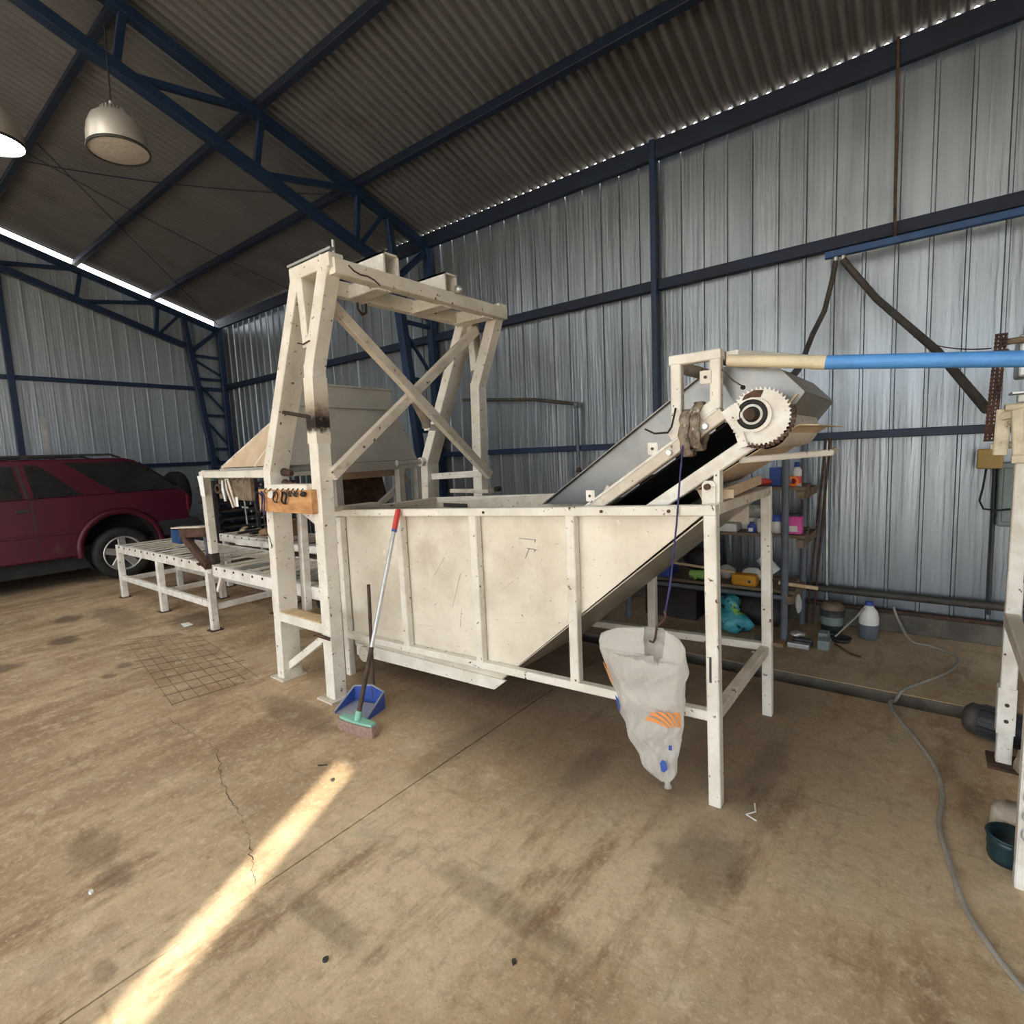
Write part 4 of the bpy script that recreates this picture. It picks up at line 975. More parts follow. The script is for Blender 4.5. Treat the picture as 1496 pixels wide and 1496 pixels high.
bar('brace', hop, 'hoodgrey', (3.05, 4.0, .92), (3.50, 4.0, 1.20), .04, .05)

# ================================================================== CAR
car = thing('parked_car', 'dusty maroon two-door off-road car with dark windows and rear spare wheel', 'car', (1.1, 9.0, 0))
CY0, CY1 = 8.20, 9.72
def arch(cx, cz, r, n=14, a0=0, a1=PI): return [(cx+r*math.cos(a1+(a0-a1)*i/n), cz+r*math.sin(a1+(a0-a1)*i/n)) for i in range(n+1)]
RWX, FWX, WZ = 2.315, -.30, .335
low = [(-1.10, .48)] + arch(FWX, .42, .42) + arch(RWX, .44, .42) + [(3.06, .56), (3.13, .62), (3.155, .85), (3.13, 1.06), (3.07, 1.115), (.30, 1.115), (-.95, 1.02), (-1.13, .90), (-1.16, .60)]
# sills between the arches
i0 = 1+14; low = low[:i0+1] + [(FWX+.45, .37), (RWX-.45, .37)] + low[i0+1:]
mb = MB(); n = len(low)
rowsy = [(CY0+.05, .97), (CY0, 1.0)]
mb.prism(low, 1, CY0, CY1)
body = obj('body', mb, 'maroon', car, .025)
def ysd(z): return CY0+.012+max(0, z-1.11)*.30
gh = MB(); gb = [(.45, 1.11), (3.075, 1.11), (2.60, 1.53), (2.48, 1.565), (1.0, 1.575), (.88, 1.55)]
vs = []
for sgn in (0, 1):
    for (x, z) in gb: y = ysd(z); vs.append((x, y if sgn == 0 else CY0+CY1-y, z))
n = len(gb); gh.add(vs, [tuple(range(n)), tuple(range(n, 2*n))[::-1]]+[(i, n+i, n+(i+1) % n, (i+1) % n) for i in range(n)])
obj('cabin', gh, 'maroon', car, .02)
def win(pts, mat='glass', off=.006, nm='window'):
    p = [(x, ysd(z)-off, z) for x, z in pts]; k = len(p)
    q = [(x, y+.012, z) for x, y, z in p]
    return obj(nm, MB().add(p+q, [tuple(range(k)), tuple(range(k, 2*k))[::-1]]+[(i, k+i, k+(i+1) % k, (i+1) % k) for i in range(k)]), mat, car)
win([(.62, 1.125), (1.415, 1.125), (1.375, 1.50), (.95, 1.50)])
win([(1.515, 1.115), (1.985, 1.125), (1.90, 1.19), (1.68, 1.43), (1.60, 1.495), (1.475, 1.505)])
win([(2.33, 1.122), (3.045, 1.122), (2.80, 1.34), (2.575, 1.515), (1.84, 1.520), (1.95, 1.44), (2.15, 1.26)])
win([(1.44, 1.115), (1.465, 1.115), (1.425, 1.51), (1.405, 1.51)], 'carblack', .004, 'door_pillar')
rw_ = [(3.085, 1.14), (2.63, 1.51)]
obj('rear_window', MB().add([(3.07, CY0+.15, 1.16), (3.07, CY1-.15, 1.16), (2.66, CY1-.24, 1.50), (2.66, CY0+.24, 1.50), (3.09, CY0+.15, 1.165), (3.09, CY1-.15, 1.165), (2.68, CY1-.24, 1.505), (2.68, CY0+.24, 1.505)], [(0, 1, 2, 3), (7, 6, 5, 4), (0, 4, 5, 1), (1, 5, 6, 2), (2, 6, 7, 3), (3, 7, 4, 0)]), 'glass', car)
# flared arches
for cx in (RWX, FWX):
    fa = MB(); n = 20; ring = []
    for i in range(n+1):
        a = PI*1.06-(PI*1.10)*i/n
        for (r, y) in ((.415, CY0-.030), (.465, CY0-.028), (.50, CY0+.004), (.415, CY0+.02)):
            ring.append((cx+r*math.cos(a), y, .44+r*math.sin(a)*.98))
    fa.add(ring, [(4*i+j, 4*i+4+j, 4*i+4+(j+1) % 4, 4*i+(j+1) % 4) for i in range(n) for j in range(4)], smooth=True)
    obj('wheel_arch', fa, 'maroon', car)
    obj('wheel_well', MB().lathe([(.41, 0), (.41, .30), (.001, .30)], (cx, CY0+.02, .44), (0, 1, 0), 28), 'black', car)
obj('side_moulding', MB().box((-.0+.14, CY0-.012, .665), (1.90, CY0+.01, .695)), 'maroon', car, .006)
obj('door_seam', MB().box((1.478, CY0-.003, .40), (1.488, CY0+.004, 1.112)), 'carblack', car)
obj('door_handle', MB().box((1.335, CY0-.014, .965), (1.455, CY0+.01, 1.005)), 'carblack', car, .006)
obj('chassis', MB().box((-.9, CY0+.12, .20), (2.9, CY1-.15, .48)), 'black', car)
obj('rear_bumper', MB().prism([(2.73, .50), (2.73, .68), (2.80, .70), (3.24, .70), (3.27, .66), (3.25, .52), (3.15, .48)], 1, CY0-.01, CY1+.01), 'carblack', car, .02)
obj('front_bumper', MB().box((-1.27, CY0, .45), (-1.08, CY1, .66)), 'carblack', car, .03)
for yy in (CY0-.004, CY1-.10):
    obj('tail_lamp', MB().box((3.115, yy, .80), (3.160, yy+.104, 1.03)), 'redlens', car, .012)
for yy in (CY0+.20, CY1-.20):
    rl = MB().tube([(1.05, yy, 1.575), (1.15, yy, 1.612), (2.35, yy, 1.612), (2.46, yy, 1.565)], .014, 8)
    rr = obj('roof_rail', rl, 'carblack', car)
    for xx in (1.5, 2.0): obj('rail_foot', MB().cbox((xx, yy, 1.595), (.06, .03, .04)), 'carblack', rr)
def wheel(cx, y, z, R, outward, nm='wheel', axis=(0, -1, 0), rim=True):
    ax = Vector(axis); s = R/.335; c = Vector((cx, y, z))
    w = obj(nm, MB().lathe([(.215*s, .10*s), (.25*s, .115*s), (.30*s, .11*s), (.328*s, .085*s), (.335*s, .04*s), (.335*s, -.04*s), (.328*s, -.085*s), (.30*s, -.11*s), (.2*s, -.11*s)], c, ax, 40), 'black', car)
    if rim:
        obj('rim', MB().lathe([(.218*s, .10*s), (.212*s, .102*s), (.195*s, .06*s), (.175*s, .045*s), (.001, .04*s)], c, ax, 32), 'darkgrey', w)
        u = Vector((1, 0, 0)); v = Vector((0, 0, 1))
        for k in range(5):
            a = 2*PI*k/5+.35; d = u*math.cos(a)+v*math.sin(a)
            obj('spoke', MB().beam(c+ax*.080*s+d*.03*s, c+ax*.082*s+d*.208*s, .085*s, .035*s, ax, 0, .008), 'alloy', w)
        obj('rim_edge', MB().lathe([(.222*s, .095*s), (.222*s, .108*s), (.203*s, .108*s), (.200*s, .07*s)], c, ax, 32), 'alloy', w)
        obj('hub_cap', MB().lathe([(.055*s, .08*s), (.05*s, .104*s), (.001, .106*s)], c, ax, 20), 'alloy', w)
    return w
wheel(RWX, CY0+.105, WZ, .335, 1); wheel(FWX, CY0+.105, WZ, .335, 1)
wheel(RWX, CY1-.105, WZ, .335, 1, axis=(0, 1, 0)); wheel(FWX, CY1-.105, WZ, .335, 1, axis=(0, 1, 0))
spw = MB().lathe([(.001, .10), (.24, .10), (.30, .09), (.33, .05), (.33, -.05), (.30, -.09), (.001, -.10)], (3.25, 8.86, 1.02), (1, 0, 0), 36)
obj('spare_wheel', spw, 'black', car)

# ================================================================== SCRAP BEHIND THE CONVEYOR
rk = thing('slatted_rack', 'dark stack of slatted metal trays beyond the rear conveyor', 'rack', (3.6, 7.3, 0))
for k in range(9):
    z = .30+k*.105
    bar('slat', rk, 'junk', (2.98, 7.25, z), (4.1, 7.25, z), .5, .03)
for x in (2.98, 3.5, 4.1): bar('upright', rk, 'junk', (x, 6.98, 0), (x, 6.98, 1.22), .05, .04, (0, 1, 0))
tag(obj('green_board', MB().box((3.0, 7.0, 1.222), (4.0, 7.5, 1.245)), 'greenboard'), 'dark green board lying on the slatted rack', 'board')
sb = thing('steel_angle', 'dark perforated steel bar leaning on the slatted rack', 'bar', (3.3, 6.9, .9))
bar('bar', sb, 'junk', (3.02, 6.93, 1.02), (3.95, 6.93, 1.22), .03, .06)
for k in range(8): obj('hole', MB().tube([(3.10+k*.11, 6.912, 1.04+k*.0236), (3.10+k*.11, 6.905, 1.04+k*.0236)], .016, 8), 'zinc', sb)
tag(obj('cardboard_box', MB().box((3.00, 5.35, .624), (3.17, 5.53, .789)), 'card', bevel=.004), 'brown cardboard box standing on the rear conveyor', 'box')
tag(obj('fallen_bag', MB().lathe([(.001, .075), (.05, .07), (.09, .05), (.10, .02), (.085, 0), (.001, 0)], (2.98, 5.75, .624), (0, 0, 1), 14), 'card'), 'small brown crumpled sack lying beside the cardboard box', 'sack')
for i, (x, y, l, a, m, lab) in enumerate(((3.05, 6.0, .35, .3, 'junk', 'dark bent strip lying on the rear conveyor'), (3.2, 5.9, .4, -.4, 'zinc', 'grey metal strip lying across the rear conveyor'), (3.1, 6.2, .5, .1, 'junk', 'dark flat bar lying along the rear conveyor end'), (3.0, 6.35, .3, 1.0, 'palewood', 'pale short board at the rear conveyor end'))):
    tag(obj('scrap_strip', MB().beam((x-l/2*math.cos(a), y-l/2*math.sin(a), (.634, .6535, .634, .6535)[i]), (x+l/2*math.cos(a), y+l/2*math.sin(a), (.634, .6535, .634, .6535)[i]), .05, .02), m), lab, 'scrap')
tag(obj('tyre', MB().lathe([(.16, -.08), (.24, -.09), (.29, -.06), (.30, 0), (.29, .06), (.24, .09), (.16, .08)], (3.02, 4.42, .095), (0, 0, 1), 28), 'black'), 'old black tyre lying flat under the rear conveyor', 'tyre')
tag(obj('timber', MB().box((2.60, 6.6, 0), (3.5, 6.75, .46)), 'oldwood'), 'grey timber block at the end of rear conveyor', 'timber')

# ================================================================== MESH, LITTER ON THE FLOOR
ms = thing('wire_mesh', 'rusty welded wire mesh panel lying flat on the concrete', 'wire mesh', (1.5, 4.2, 0))
P0, P1, P3 = Vector((1.40, 5.20, .006)), Vector((1.80, 4.86, .006)), Vector((1.13, 3.50, .006))
P2 = Vector((1.62, 3.42, .006))
mrnd = random.Random(21)
for k in range(8):
    t = k/7; a = P0.lerp(P1, t); b = P3.lerp(P2, t); d = (b-a).normalized(); a = a-d*mrnd.uniform(-.25, .02); b = b+d*mrnd.uniform(-.05, .05)
    obj('wire', MB().tube([a, a.lerp(b, .5)+Vector((0, 0, .006)), b], .0017, 5), 'meshwire', ms)
for k in range(11):
    t = k/10; a = P0.lerp(P3, t); b = P1.lerp(P2, t); d = (b-a).normalized(); a = a-d*mrnd.uniform(-.02, .09); b = b+d*mrnd.uniform(-.10, .06)
    obj('wire', MB().tube([a+Vector((0, 0, .004)), b+Vector((0, 0, .004))], .0019, 5), 'meshwire', ms)
tag(obj('litter', MB().add([(1.82, 5.12, .004), (1.90, 5.14, .002), (1.89, 5.22, .012), (1.82, 5.20, .022), (1.82, 5.12, .008), (1.90, 5.14, .006), (1.89, 5.22, .016), (1.82, 5.20, .026)], [(0, 1, 2, 3), (7, 6, 5, 4), (0, 4, 5, 1), (1, 5, 6, 2), (2, 6, 7, 3), (3, 7, 4, 0)]), 'paper'), 'crumpled white paper scrap on the floor by the conveyor leg', 'litter')
tag(obj('zip_tie', MB().tube([(1.98, .46, .003), (1.995, .50, .004), (2.03, .475, .004), (2.08, .49, .003)], .003, 5), 'whiteplastic'), 'thin white plastic tie on the floor near the vat leg', 'tie')
for (x, y, s, m, lab) in ((1.235, 2.03, .009, 'ink', 'small dark lump in the sunlit streak'), (1.02, .86, .008, 'ink', 'small curled black scrap on the floor before the vat'), (.72, 1.30, .008, 'ink', 'small black scrap on the sandy concrete'), (.40, 2.17, .009, 'paper', 'small white chip on the dark floor stain')):
    pts = [(x+s*math.cos(a)*(.6+.6*random.random()), y+s*math.sin(a)*(.6+.6*random.random())) for a in [2*PI*k/7 for k in range(7)]]
    tag(obj('debris', MB().prism(pts, 2, .0, .008), m), lab, 'debris')
tag(obj('nail', MB().tube([(1.262, 2.19, .003), (1.29, 2.155, .003)], .003, 5), 'ink'), 'dark nail lying at the edge of the sunlit streak', 'nail')

# ================================================================== SHELF AND GOODS
sh = thing('shelf', 'slate grey pole shelf with rough wooden boards against the wall', 'shelf', (4.2, 1.3, 0))
for (x, y, z1) in ((3.99, .755, 1.31), (4.47, .72, 1.40), (3.99, 1.93, .36), (4.47, 1.93, 1.3)):
    obj('pole', MB().tube([(x, y, 0), (x, y, z1*.5), (x, y, z1)], .023, 12), 'pole', sh)
for z, y0, y1 in ((.335, .70, 1.98), (.730, .64, 1.98), (1.060, .64, 1.98)):
    for q in range(3):
        obj('board', MB().box((4.03+q*.15, y0+.02*q, z), (4.17+q*.15, y1, z+.022)), 'oldwood', sh)
    obj('bearer', MB().box((3.97, y0+.0, z-.055), (4.50, y0+.045, z)), 'oldwood', sh)
    obj('bearer', MB().box((3.97, 1.90, z-.055), (4.50, 1.945, z)), 'oldwood', sh)
obj('front_tube', MB().tube([(3.985, .76, .318), (3.985, 1.95, .318)], .018, 10), 'pole', sh)
def boxy(name, lab, cat, a, b, mat, bev=.006): return tag(obj(name, MB().box(a, b), mat, bevel=bev), lab, cat)
Z2 = .754
boxy('carton', 'white flat carton on the middle shelf', 'carton', (4.02, 1.08, Z2), (4.16, 1.22, Z2+.060), 'whiteplastic')
boxy('carton', 'smaller white carton leaning behind the flat carton on the middle shelf', 'carton', (4.18, 1.0, Z2), (4.30, 1.16, Z2+.085), 'whiteplastic')
t = thing('ink_bottle', 'small dark blue bottle with white label on the middle shelf', 'bottle', (4.06, .985, Z2))
obj('bottle_body', MB().lathe([(.001, 0), (.030, 0), (.030, .05), (.016, .062), (.016, .075), (.001, .076)], (4.06, .985, Z2), (0, 0, 1), 16), 'blueplastic', t)
obj('label', MB().box((4.026, .970, Z2+.01), (4.031, 1.0, Z2+.035)), 'paper', t)
def jug(name, lab, c, r, h, body, cap, cat='jug'):
    t = thing(name, lab, cat, c)
    obj('jug_body', MB().lathe([(.001, 0), (r*.95, 0), (r, .02*h/.2), (r, h*.62), (r*.8, h*.78), (r*.34, h*.88), (r*.30, h*.93), (.001, h*.93)], c, (0, 0, 1), 20), body, t)
    obj('cap', MB().lathe([(r*.34, h*.90), (r*.34, h), (.001, h)], c, (0, 0, 1), 14), cap, t); return t
jug('plastic_jug', 'white plastic jug on the middle shelf', (4.09, .915, Z2), .045, .12, 'whiteplastic', 'whiteplastic')
t = thing('paint_tub', 'white tub with blue lid on the middle shelf', 'tub', (4.09, .825, Z2))
obj('tub', MB().lathe([(.001, 0), (.034, 0), (.038, .09), (.001, .09)], (4.09, .825, Z2), (0, 0, 1), 18), 'whiteplastic', t)
obj('lid', MB().lathe([(.041, .085), (.041, .13), (.001, .132)], (4.09, .825, Z2), (0, 0, 1), 18), 'blueplastic', t)
t = thing('packet', 'bright pink packet with white panel on the middle shelf', 'packet', (4.08, .72, Z2))
obj('packet', MB().box((4.05, .665, Z2), (4.13, .785, Z2+.125)), 'pink', t, .012)
obj('print_panel', MB().box((4.046, .69, Z2+.02), (4.051, .76, Z2+.06)), 'whiteplastic', t)
obj('packet_lid', MB().box((4.06, .68, Z2+.122), (4.12, .77, Z2+.14)), 'ink', t)
Z3 = 1.084
t = thing('spray_bottle', 'white and blue bottle on the top shelf', 'bottle', (4.10, .705, Z3))
obj('bottle_body', MB().lathe([(.001, 0), (.030, 0), (.030, .11), (.014, .135), (.001, .135)], (4.10, .705, Z3), (0, 0, 1), 16), 'whiteplastic', t)
obj('cap', MB().lathe([(.016, .125), (.016, .165), (.001, .165)], (4.10, .705, Z3), (0, 0, 1), 12), 'blueplastic', t)
obj('label_band', MB().lathe([(.0308, .02), (.0308, .07)], (4.10, .705, Z3), (0, 0, 1), 16), 'redplastic', t)
tag(obj('tape_roll', MB().lathe([(.020, -.012), (.036, -.012), (.036, .012), (.020, .012), (.020, -.012)], (4.05, .722, Z3+.037), (1, .2, 0), 20), 'orange'), 'orange tape roll standing on the top shelf', 'tape')
boxy('storage_box', 'dark blue box on the top shelf behind the grey pole', 'box', (4.092, .80, Z3), (4.19, .88, Z3+.13), 'blueplastic')
t = thing('power_tool', 'red power tool lying on the top shelf', 'power tool', (4.08, .92, Z3))
obj('tool_body', MB().tube([(4.06, .98, Z3+.03), (4.06, .90, Z3+.035), (4.07, .86, Z3+.03)], [.02, .026, .014], 10), 'redplastic', t); obj('grip', MB().beam((4.06, .94, Z3+.03), (4.04, .95, Z3+.013), .03, .03, (1, 0, 0)), 'black', t)
Z1 = .358
boxy('crate', 'blue plastic crate on the lowest shelf', 'crate', (4.05, 1.60, Z1), (4.25, 1.80, Z1+.10), 'blueplastic')
t = thing('power_tool', 'green power tool lying on the lowest shelf', 'power tool', (4.06, 1.34, Z1))
obj('tool_body', MB().tube([(4.06, 1.43, Z1+.045), (4.05, 1.33, Z1+.05), (4.05, 1.26, Z1+.045)], [.030, .036, .022], 12), 'green', t)
obj('tool_grip', MB().beam((4.06, 1.38, Z1+.04), (4.035, 1.40, Z1+.019), .035, .04, (1, 0, 0)), 'green', t)
obj('guard', MB().tube([(4.05, 1.26, Z1+.045), (4.05, 1.21, Z1+.045)], .040, 14), 'black', t)
t = thing('oil_can', 'amber yellow plastic oil can lying on the lowest shelf', 'can', (4.06, 1.03, Z1))
obj('can_body', MB().box((4.02, .945, Z1), (4.12, 1.12, Z1+.085)), 'yellow', t, .02)
obj('can_neck', MB().tube([(4.02, .99, Z1+.04), (3.99, .985, Z1+.045)], .017, 12), 'yellow', t)
obj('can_mouth', MB().tube([(3.991, .985, Z1+.045), (3.988, .985, Z1+.045)], .012, 12), 'ink', t)
def lump(name, lab, cat, c, r, mat, seed, sq=.7):
    rr = random.Random(seed); vs = []; NU, NV = 14, 8
    for i in range(NV+1):
        th = PI*i/NV
        for k in range(NU):
            a = 2*PI*k/NU; q = 1+.22*math.sin(3*a+seed+th*2)+.16*math.sin(5*a-2*seed+3*th)
            vs.append((c[0]+r[0]*math.sin(th)*math.cos(a)*q, c[1]+r[1]*math.sin(th)*math.sin(a)*q, c[2]+r[2]*(1-math.cos(th))))
    mb = MB().add(vs, [(i*NU+k, i*NU+(k+1) % NU, (i+1)*NU+(k+1) % NU, (i+1)*NU+k) for i in range(NV) for k in range(NU)], smooth=True)
    return tag(obj(name, mb, mat), lab, cat)
lump('plastic_wrap', 'crumpled clear plastic wrap behind the amber can', 'wrap', (4.205, 1.205, Z1), (.055, .055, .055), 'film', 2)
lump('cloth_pile', 'white crumpled rag heap beside the amber can on the shelf', 'rag', (4.225, 1.02, Z1), (.062, .072, .05), 'whiteplastic', 5)
tag(obj('paper_roll', MB().tube([(4.405, .90, Z1+.036), (4.405, 1.0, Z1+.15)], .048, 18), 'whiteplastic'), 'white roll leaning at the back of the lowest shelf', 'roll')
lump('bundle', 'dark bundle at the back of the lowest shelf', 'bundle', (4.375, 1.45, Z1), (.08, .13, .10), 'junk', 8)
lump('clutter_bag', 'grey plastic bag on the middle shelf behind the cartons', 'bag', (4.24, 1.02, Z2+.08), (.08, .09, .05), 'film', 11)
tag(obj('stick', MB().beam((4.02, .80, .415), (4.05, .56, .395), .018, .022), 'palewood'), 'pale broken wooden stick jutting out of the lowest shelf', 'stick')
tag(obj('stick', MB().beam((4.10, 1.58, .470), (4.06, 1.10, .450), .02, .016), 'palewood'), 'long pale lath lying over the green power tool', 'stick')
lump('carrier_bag', 'teal and lime plastic bag sitting on the floor under the shelf', 'bag', (4.02, 1.10, 0), (.10, .125, .085), 'teal', 3)
lump('carrier_bag', 'crumpled teal plastic bag piled on the lime one', 'bag', (4.02, 1.13, .135), (.06, .075, .078), 'teal', 6)
lump('plastic_scrap', 'clear plastic film scrap hanging off the shelf end', 'film', (4.05, .677, .20), (.014, .018, .07), 'film', 4)
lump('dark_filler_heap', 'black heap added to darken the space under the shelf behind the teal bag', 'rags', (4.30, 1.05, 0), (.18, .30, .13), 'junk', 13)  # added dark lump, keeps the space below the boards black
boxy('dark_filler_block', 'black block added to darken the space under the shelf near the short pole', 'crate', (4.15, 1.42, 0), (4.52, 1.85, .25), 'junk')  # added dark block, stands in for the gloom below the boards
for k, (x, lab) in enumerate(((3.95, 'grey metal strip on the floor before the teal bag'), (3.99, 'second grey strip on the floor beside the teal bag'))):
    tag(obj('metal_strip', MB().beam((x, .95-.02*k, .012), (x-.28, .88-.03*k, .010), .02, .012), 'zinc'), lab, 'strip')
# floor clutter by the wall
t = thing('bucket', 'grimy bucket with pale label and dirty rags against the kerb', 'bucket', (4.40, .515, 0))
obj('pail', MB().lathe([(.001, .0), (.068, 0), (.082, .17), (.078, .17), (.066, .02), (.001, .02)], (4.40, .515, 0), (0, 0, 1), 24), 'darkgrey', t)
obj('label', MB().lathe([(.0765, .06), (.080, .12)], (4.398, .515, 0), (0, 0, 1), 24), 'lightblue' if False else 'box_grey', t)
obj('contents', MB().lathe([(.078, .14), (.075, .19), (.05, .22), (.02, .205), (.001, .20)], (4.40, .515, 0), (0, 0, 1), 11), 'oldwood', t)
t = thing('liquid_jug', 'white jug half full of dark liquid with blue cap by the kerb', 'jug', (4.36, .29, 0))
obj('jug_lower', MB().lathe([(.001, 0), (.052, 0), (.058, .012), (.060, .105)], (4.36, .29, 0), (0, 0, 1), 24), 'pole', t)
obj('jug_upper', MB().lathe([(.060, .105), (.060, .155), (.052, .195), (.028, .225), (.022, .24), (.001, .24)], (4.36, .29, 0), (0, 0, 1), 24), 'whiteplastic', t)
obj('cap', MB().lathe([(.026, .236), (.026, .262), (.001, .263)], (4.36, .29, 0), (0, 0, 1), 14), 'blueplastic', t)
obj('handle', MB().tube([(4.32, .315, .225), (4.28, .36, .16), (4.19, .47, .03)], .006, 6), 'cable', t)
boxy('steel_block', 'grey green steel junction box on the floor before the bucket', 'box', (3.95, .475, 0), (4.05, .545, .065), 'box_grey')
boxy('steel_block', 'small grey steel offcut behind the junction box', 'offcut', (4.08, .50, 0), (4.17, .56, .075), 'box_grey')
boxy('steel_bar', 'light grey steel channel lying beside the shelf pole', 'channel', (3.90, .585, 0), (3.95, .72, .035), 'zinc')
boxy('steel_bar', 'dark steel channel lying behind the light grey one', 'channel', (3.98, .58, 0), (4.03, .70, .045), 'darkgrey')
tag(obj('dark_tray', MB().lathe([(.001, .004), (.05, .004), (.062, .028), (.066, .028), (.052, 0), (.001, 0)], (4.20, .435, 0), (0, 0, 1), 20), 'junk'), 'flat dark round tray on the floor near the jug', 'tray')
tag(obj('rod_piece', MB().tube([(4.09, .46, .012), (3.96, .36, .008), (3.93, .30, .006)], .007, 6), 'rust'), 'thin rusty rod on the floor in front of the tray', 'rod')
lump('chain_heap', 'small heap of grey chain links by the shelf pole', 'chain', (4.02, .68, .045), (.04, .05, .02), 'zinc', 9)
boxy('brick_piece', 'reddish wood offcut on the floor under the shelf end', 'offcut', (3.86, .735, 0), (3.96, .80, .03), 'card')
# cable across the floor
def smooth(pts, n=8):
    out = []; P = [Vector(p) for p in pts]; P = [P[0]]+P+[P[-1]]
    for i in range(1, len(P)-2):
        for k in range(n):
            t = k/n; a, b, c, d = P[i-1:i+3]
            out.append(.5*((2*b)+(c-a)*t+(2*a-5*b+4*c-d)*t*t+(3*b-3*c+d-a)*t**3))
    return out+[P[-2]]
cb = [(4.56, .16, .19), (4.50, .12, .10), (4.40, .05, .012), (4.35, -.05, .01), (4.25, -.16, .01), (4.12, -.185, .01), (3.90, -.13, .01), (3.60, .02, .01), (3.48, .07, .012), (3.40, .10, -.02), (3.32, .115, .008), (3.20, .10, .01), (3.0, .025, .01), (2.85, -.03, .01), (2.69, -.072, .01), (2.5, -.085, .01), (2.3, -.075, .01), (2.1, -.10, .01), (1.92, -.13, .01), (1.80, -.175, .01), (1.70, -.23, .01), (1.6, -.32, .01), (1.4, -.6, .01)]
tag(obj('power_cable', MB().tube(smooth(cb), .0085, 8), 'cable'), 'grey power cable snaking over the floor from the kerb', 'cable')

# ================================================================== CHAIN DRIVE MACHINE AT THE SIDE
mc = thing('chain_machine', 'white-framed machine with a rusty chain drive and yellowed top', 'machine', (2.7, -.5, 0))
bar('leg', mc, 'white', (2.925, -.292, 0), (2.925, -.30, 1.30), .05, .05, (1, 0, 0))
bar('leg', mc, 'white', (2.13, -.282, 0), (2.13, -.285, 1.0), .06, .05, (1, 0, 0))
bar('leg', mc, 'white', (2.925, -1.3, 0), (2.925, -1.3, 1.3), .05, .05, (1, 0, 0))
bar('leg', mc, 'white', (2.13, -1.3, 0), (2.13, -1.3, 1.0), .06, .05, (1, 0, 0))
bar('side_rail', mc, 'white_dirty', (2.925, -.292, .63), (2.13, -.285, .63), .045, .055)
bar('side_rail', mc, 'white_dirty', (2.925, -1.3, .63), (2.13, -1.3, .63), .045, .055)
bar('side_rail', mc, 'white', (2.925, -.30, 1.27), (2.925, -1.3, 1.27), .05, .05)
obj('gusset', MB().prism([(-.285, 1.10), (-.285, .86), (-.305, .80), (-.42, .70), (-.42, 1.15)], 0, 2.90, 2.91), 'oldwood', mc)
obj('leg_sleeve', MB().box((2.895, -.322, .14), (2.955, -.262, .34)), 'white', mc, .003)
for z in (.20, .27): obj('bolt_hole', MB().tube([(2.894, -.292, z), (2.891, -.292, z)], .008, 8), 'ink', mc)
obj('foot_plate', MB().box((2.85, -.37, 0), (2.99, -.24, .012)), 'rust', mc)
# yellowed bearing frame on top
bar('top_frame', mc, 'yellowed', (2.98, -.235, 1.30), (2.98, -.24, 1.485), .045, .012, (1, 0, 0))
bar('top_frame', mc, 'yellowed', (2.96, -.232, 1.455), (2.93, -.30, 1.475), .02, .03)
bar('top_frame', mc, 'yellowed', (2.93, -.285, 1.30), (2.93, -.275, 1.475), .035, .035, (1, 0, 0))
bar('top_frame', mc, 'yellowed', (2.90, -.262, 1.285), (2.90, -.7, 1.285), .03, .032)
bar('top_frame', mc, 'yellowed', (2.95, -.24, 1.49), (2.95, -.7, 1.49), .03, .022)
obj('bearing_top', MB().tube([(2.99, -.24, 1.485), (2.99, -.30, 1.485)], .022, 12), 'yellowed', mc)
obj('top_plate', MB().box((2.98, -.6, 1.545), (3.12, -.262, 1.552)), 'zinc', mc)
obj('limit_switch', MB().box((2.99, -.36, 1.51), (3.05, -.28, 1.54)), 'whiteplastic', mc, .006)
obj('stub', MB().tube([(3.0, -.205, 1.335), (3.0, -.28, 1.34)], .014, 10), 'yellowed', mc)
obj('motor_head', MB().box((3.15, -.52, 1.62), (3.32, -.29, 1.80)), 'zinc', mc, .01)
obj('head_arm', MB().tube([(3.13, -.225, 1.77), (3.13, -.40, 1.775)], .014, 10), 'oldwood', mc)
spc = obj('drive_sprocket', MB().tube([(3.09, -.24, 1.72), (3.11, -.24, 1.72)], .02, 16), 'rust', mc)
cn = obj('roller_chain', MB().beam((3.12, -.228, 1.80), (3.12, -.208, 1.36), .006, .010), 'rust', mc)
for k in range(28):
    t = k/27; p = Vector((3.10, -.228, 1.80)).lerp(Vector((3.10, -.208, 1.36)), t)
    obj('link', MB().beam(p+Vector((0, -.020, 0)), p+Vector((0, .020, 0)), .018, .0085, (0, 0, 1), 0, .002), 'rust', cn)
for s in (-.014, .0, .014):
    obj('link_plate', MB().beam((3.098, -.228+s, 1.80), (3.098, -.208+s, 1.36), .005, .010), 'rust', cn)
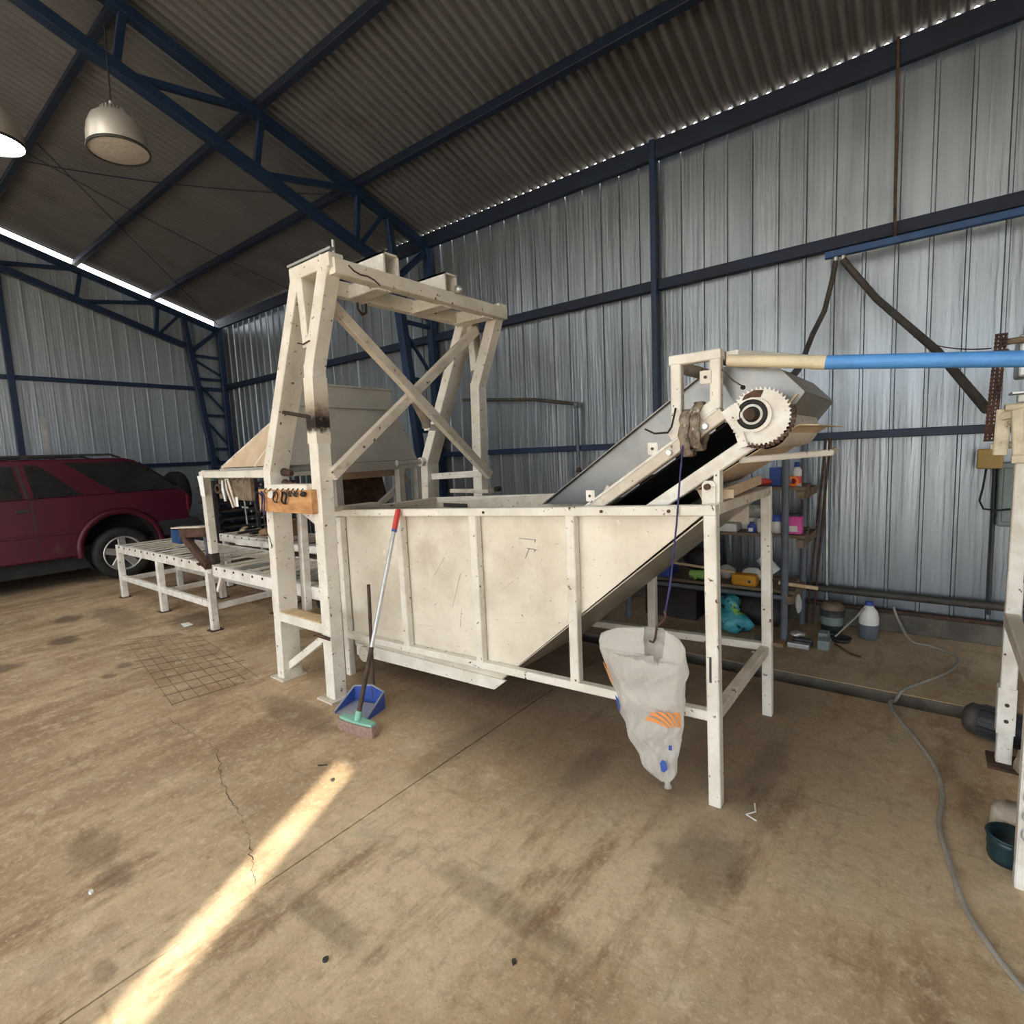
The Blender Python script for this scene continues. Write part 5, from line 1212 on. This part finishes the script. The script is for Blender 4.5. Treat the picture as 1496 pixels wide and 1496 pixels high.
mo = thing('electric_motor', 'dark finned electric motor lying on the floor behind the machine leg', 'motor', (3.15, -.32, 0))
obj('casing', MB().lathe([(.001, -.13), (.062, -.13), (.066, -.10), (.066, .10), (.062, .12), (.001, .12)], (3.12, -.33, .075), (-.35, -1, 0), 24), 'darkgrey', mo)
axm = Vector((-.35, -1, 0)).normalized(); um = axm.orthogonal().normalized(); wm = axm.cross(um)
for k in range(18):
    a = 2*PI*k/18; d = um*math.cos(a)+wm*math.sin(a); c = Vector((3.12, -.33, .075))+d*.068
    if c.z > .012: obj('fin', MB().beam(c-axm*.10, c+axm*.10, .004, .016, d), 'darkgrey', mo)
obj('end_cover', MB().lathe([(.001, -.165), (.05, -.16), (.07, -.14), (.07, -.10), (.001, -.10)], (3.12, -.33, .075), (-.35, -1, 0), 24), 'hose', mo)
lump('sandbag', 'beige sackcloth bag on the floor behind the machine leg', 'sack', (2.78, -.40, 0), (.09, .08, .08), 'sack', 7)
t = thing('oil_tub', 'small dark teal ribbed plastic tub on the floor by the machine leg', 'tub', (2.238, -.25, 0))
obj('tub', MB().lathe([(.001, 0), (.050, 0), (.055, .02), (.053, .035), (.057, .05), (.055, .065), (.059, .085), (.054, .085), (.05, .03), (.001, .03)], (2.238, -.25, 0), (0, 0, 1), 28), 'darkteal', t)
obj('tub_rim', MB().lathe([(.0585, .082), (.062, .088), (.058, .094), (.053, .09)], (2.238, -.25, 0), (0, 0, 1), 28), 'darkteal', t)
tag(obj('stone_block', MB().lathe([(.001, 0), (.055, 0), (.058, .02), (.056, .10), (.045, .118), (.001, .12)], (2.365, -.268, 0), (0, 0, 1), 18), 'stone'), 'pale rounded stone behind the dark tub', 'stone')
cl = thing('hanging_chain', 'thin steel chain hanging on the machine leg', 'chain', (2.09, -.28, .2))
for k in range(7):
    z = .37-k*.030; pts = [(2.093+.006*math.cos(a)*(k % 2), -.268+.009*math.cos(a)*((k+1) % 2), z+.019*math.sin(a)) for a in [2*PI*i/10 for i in range(10)]]
    obj('link', MB().tube(pts, .0025, 5, True), 'zinc', cl)
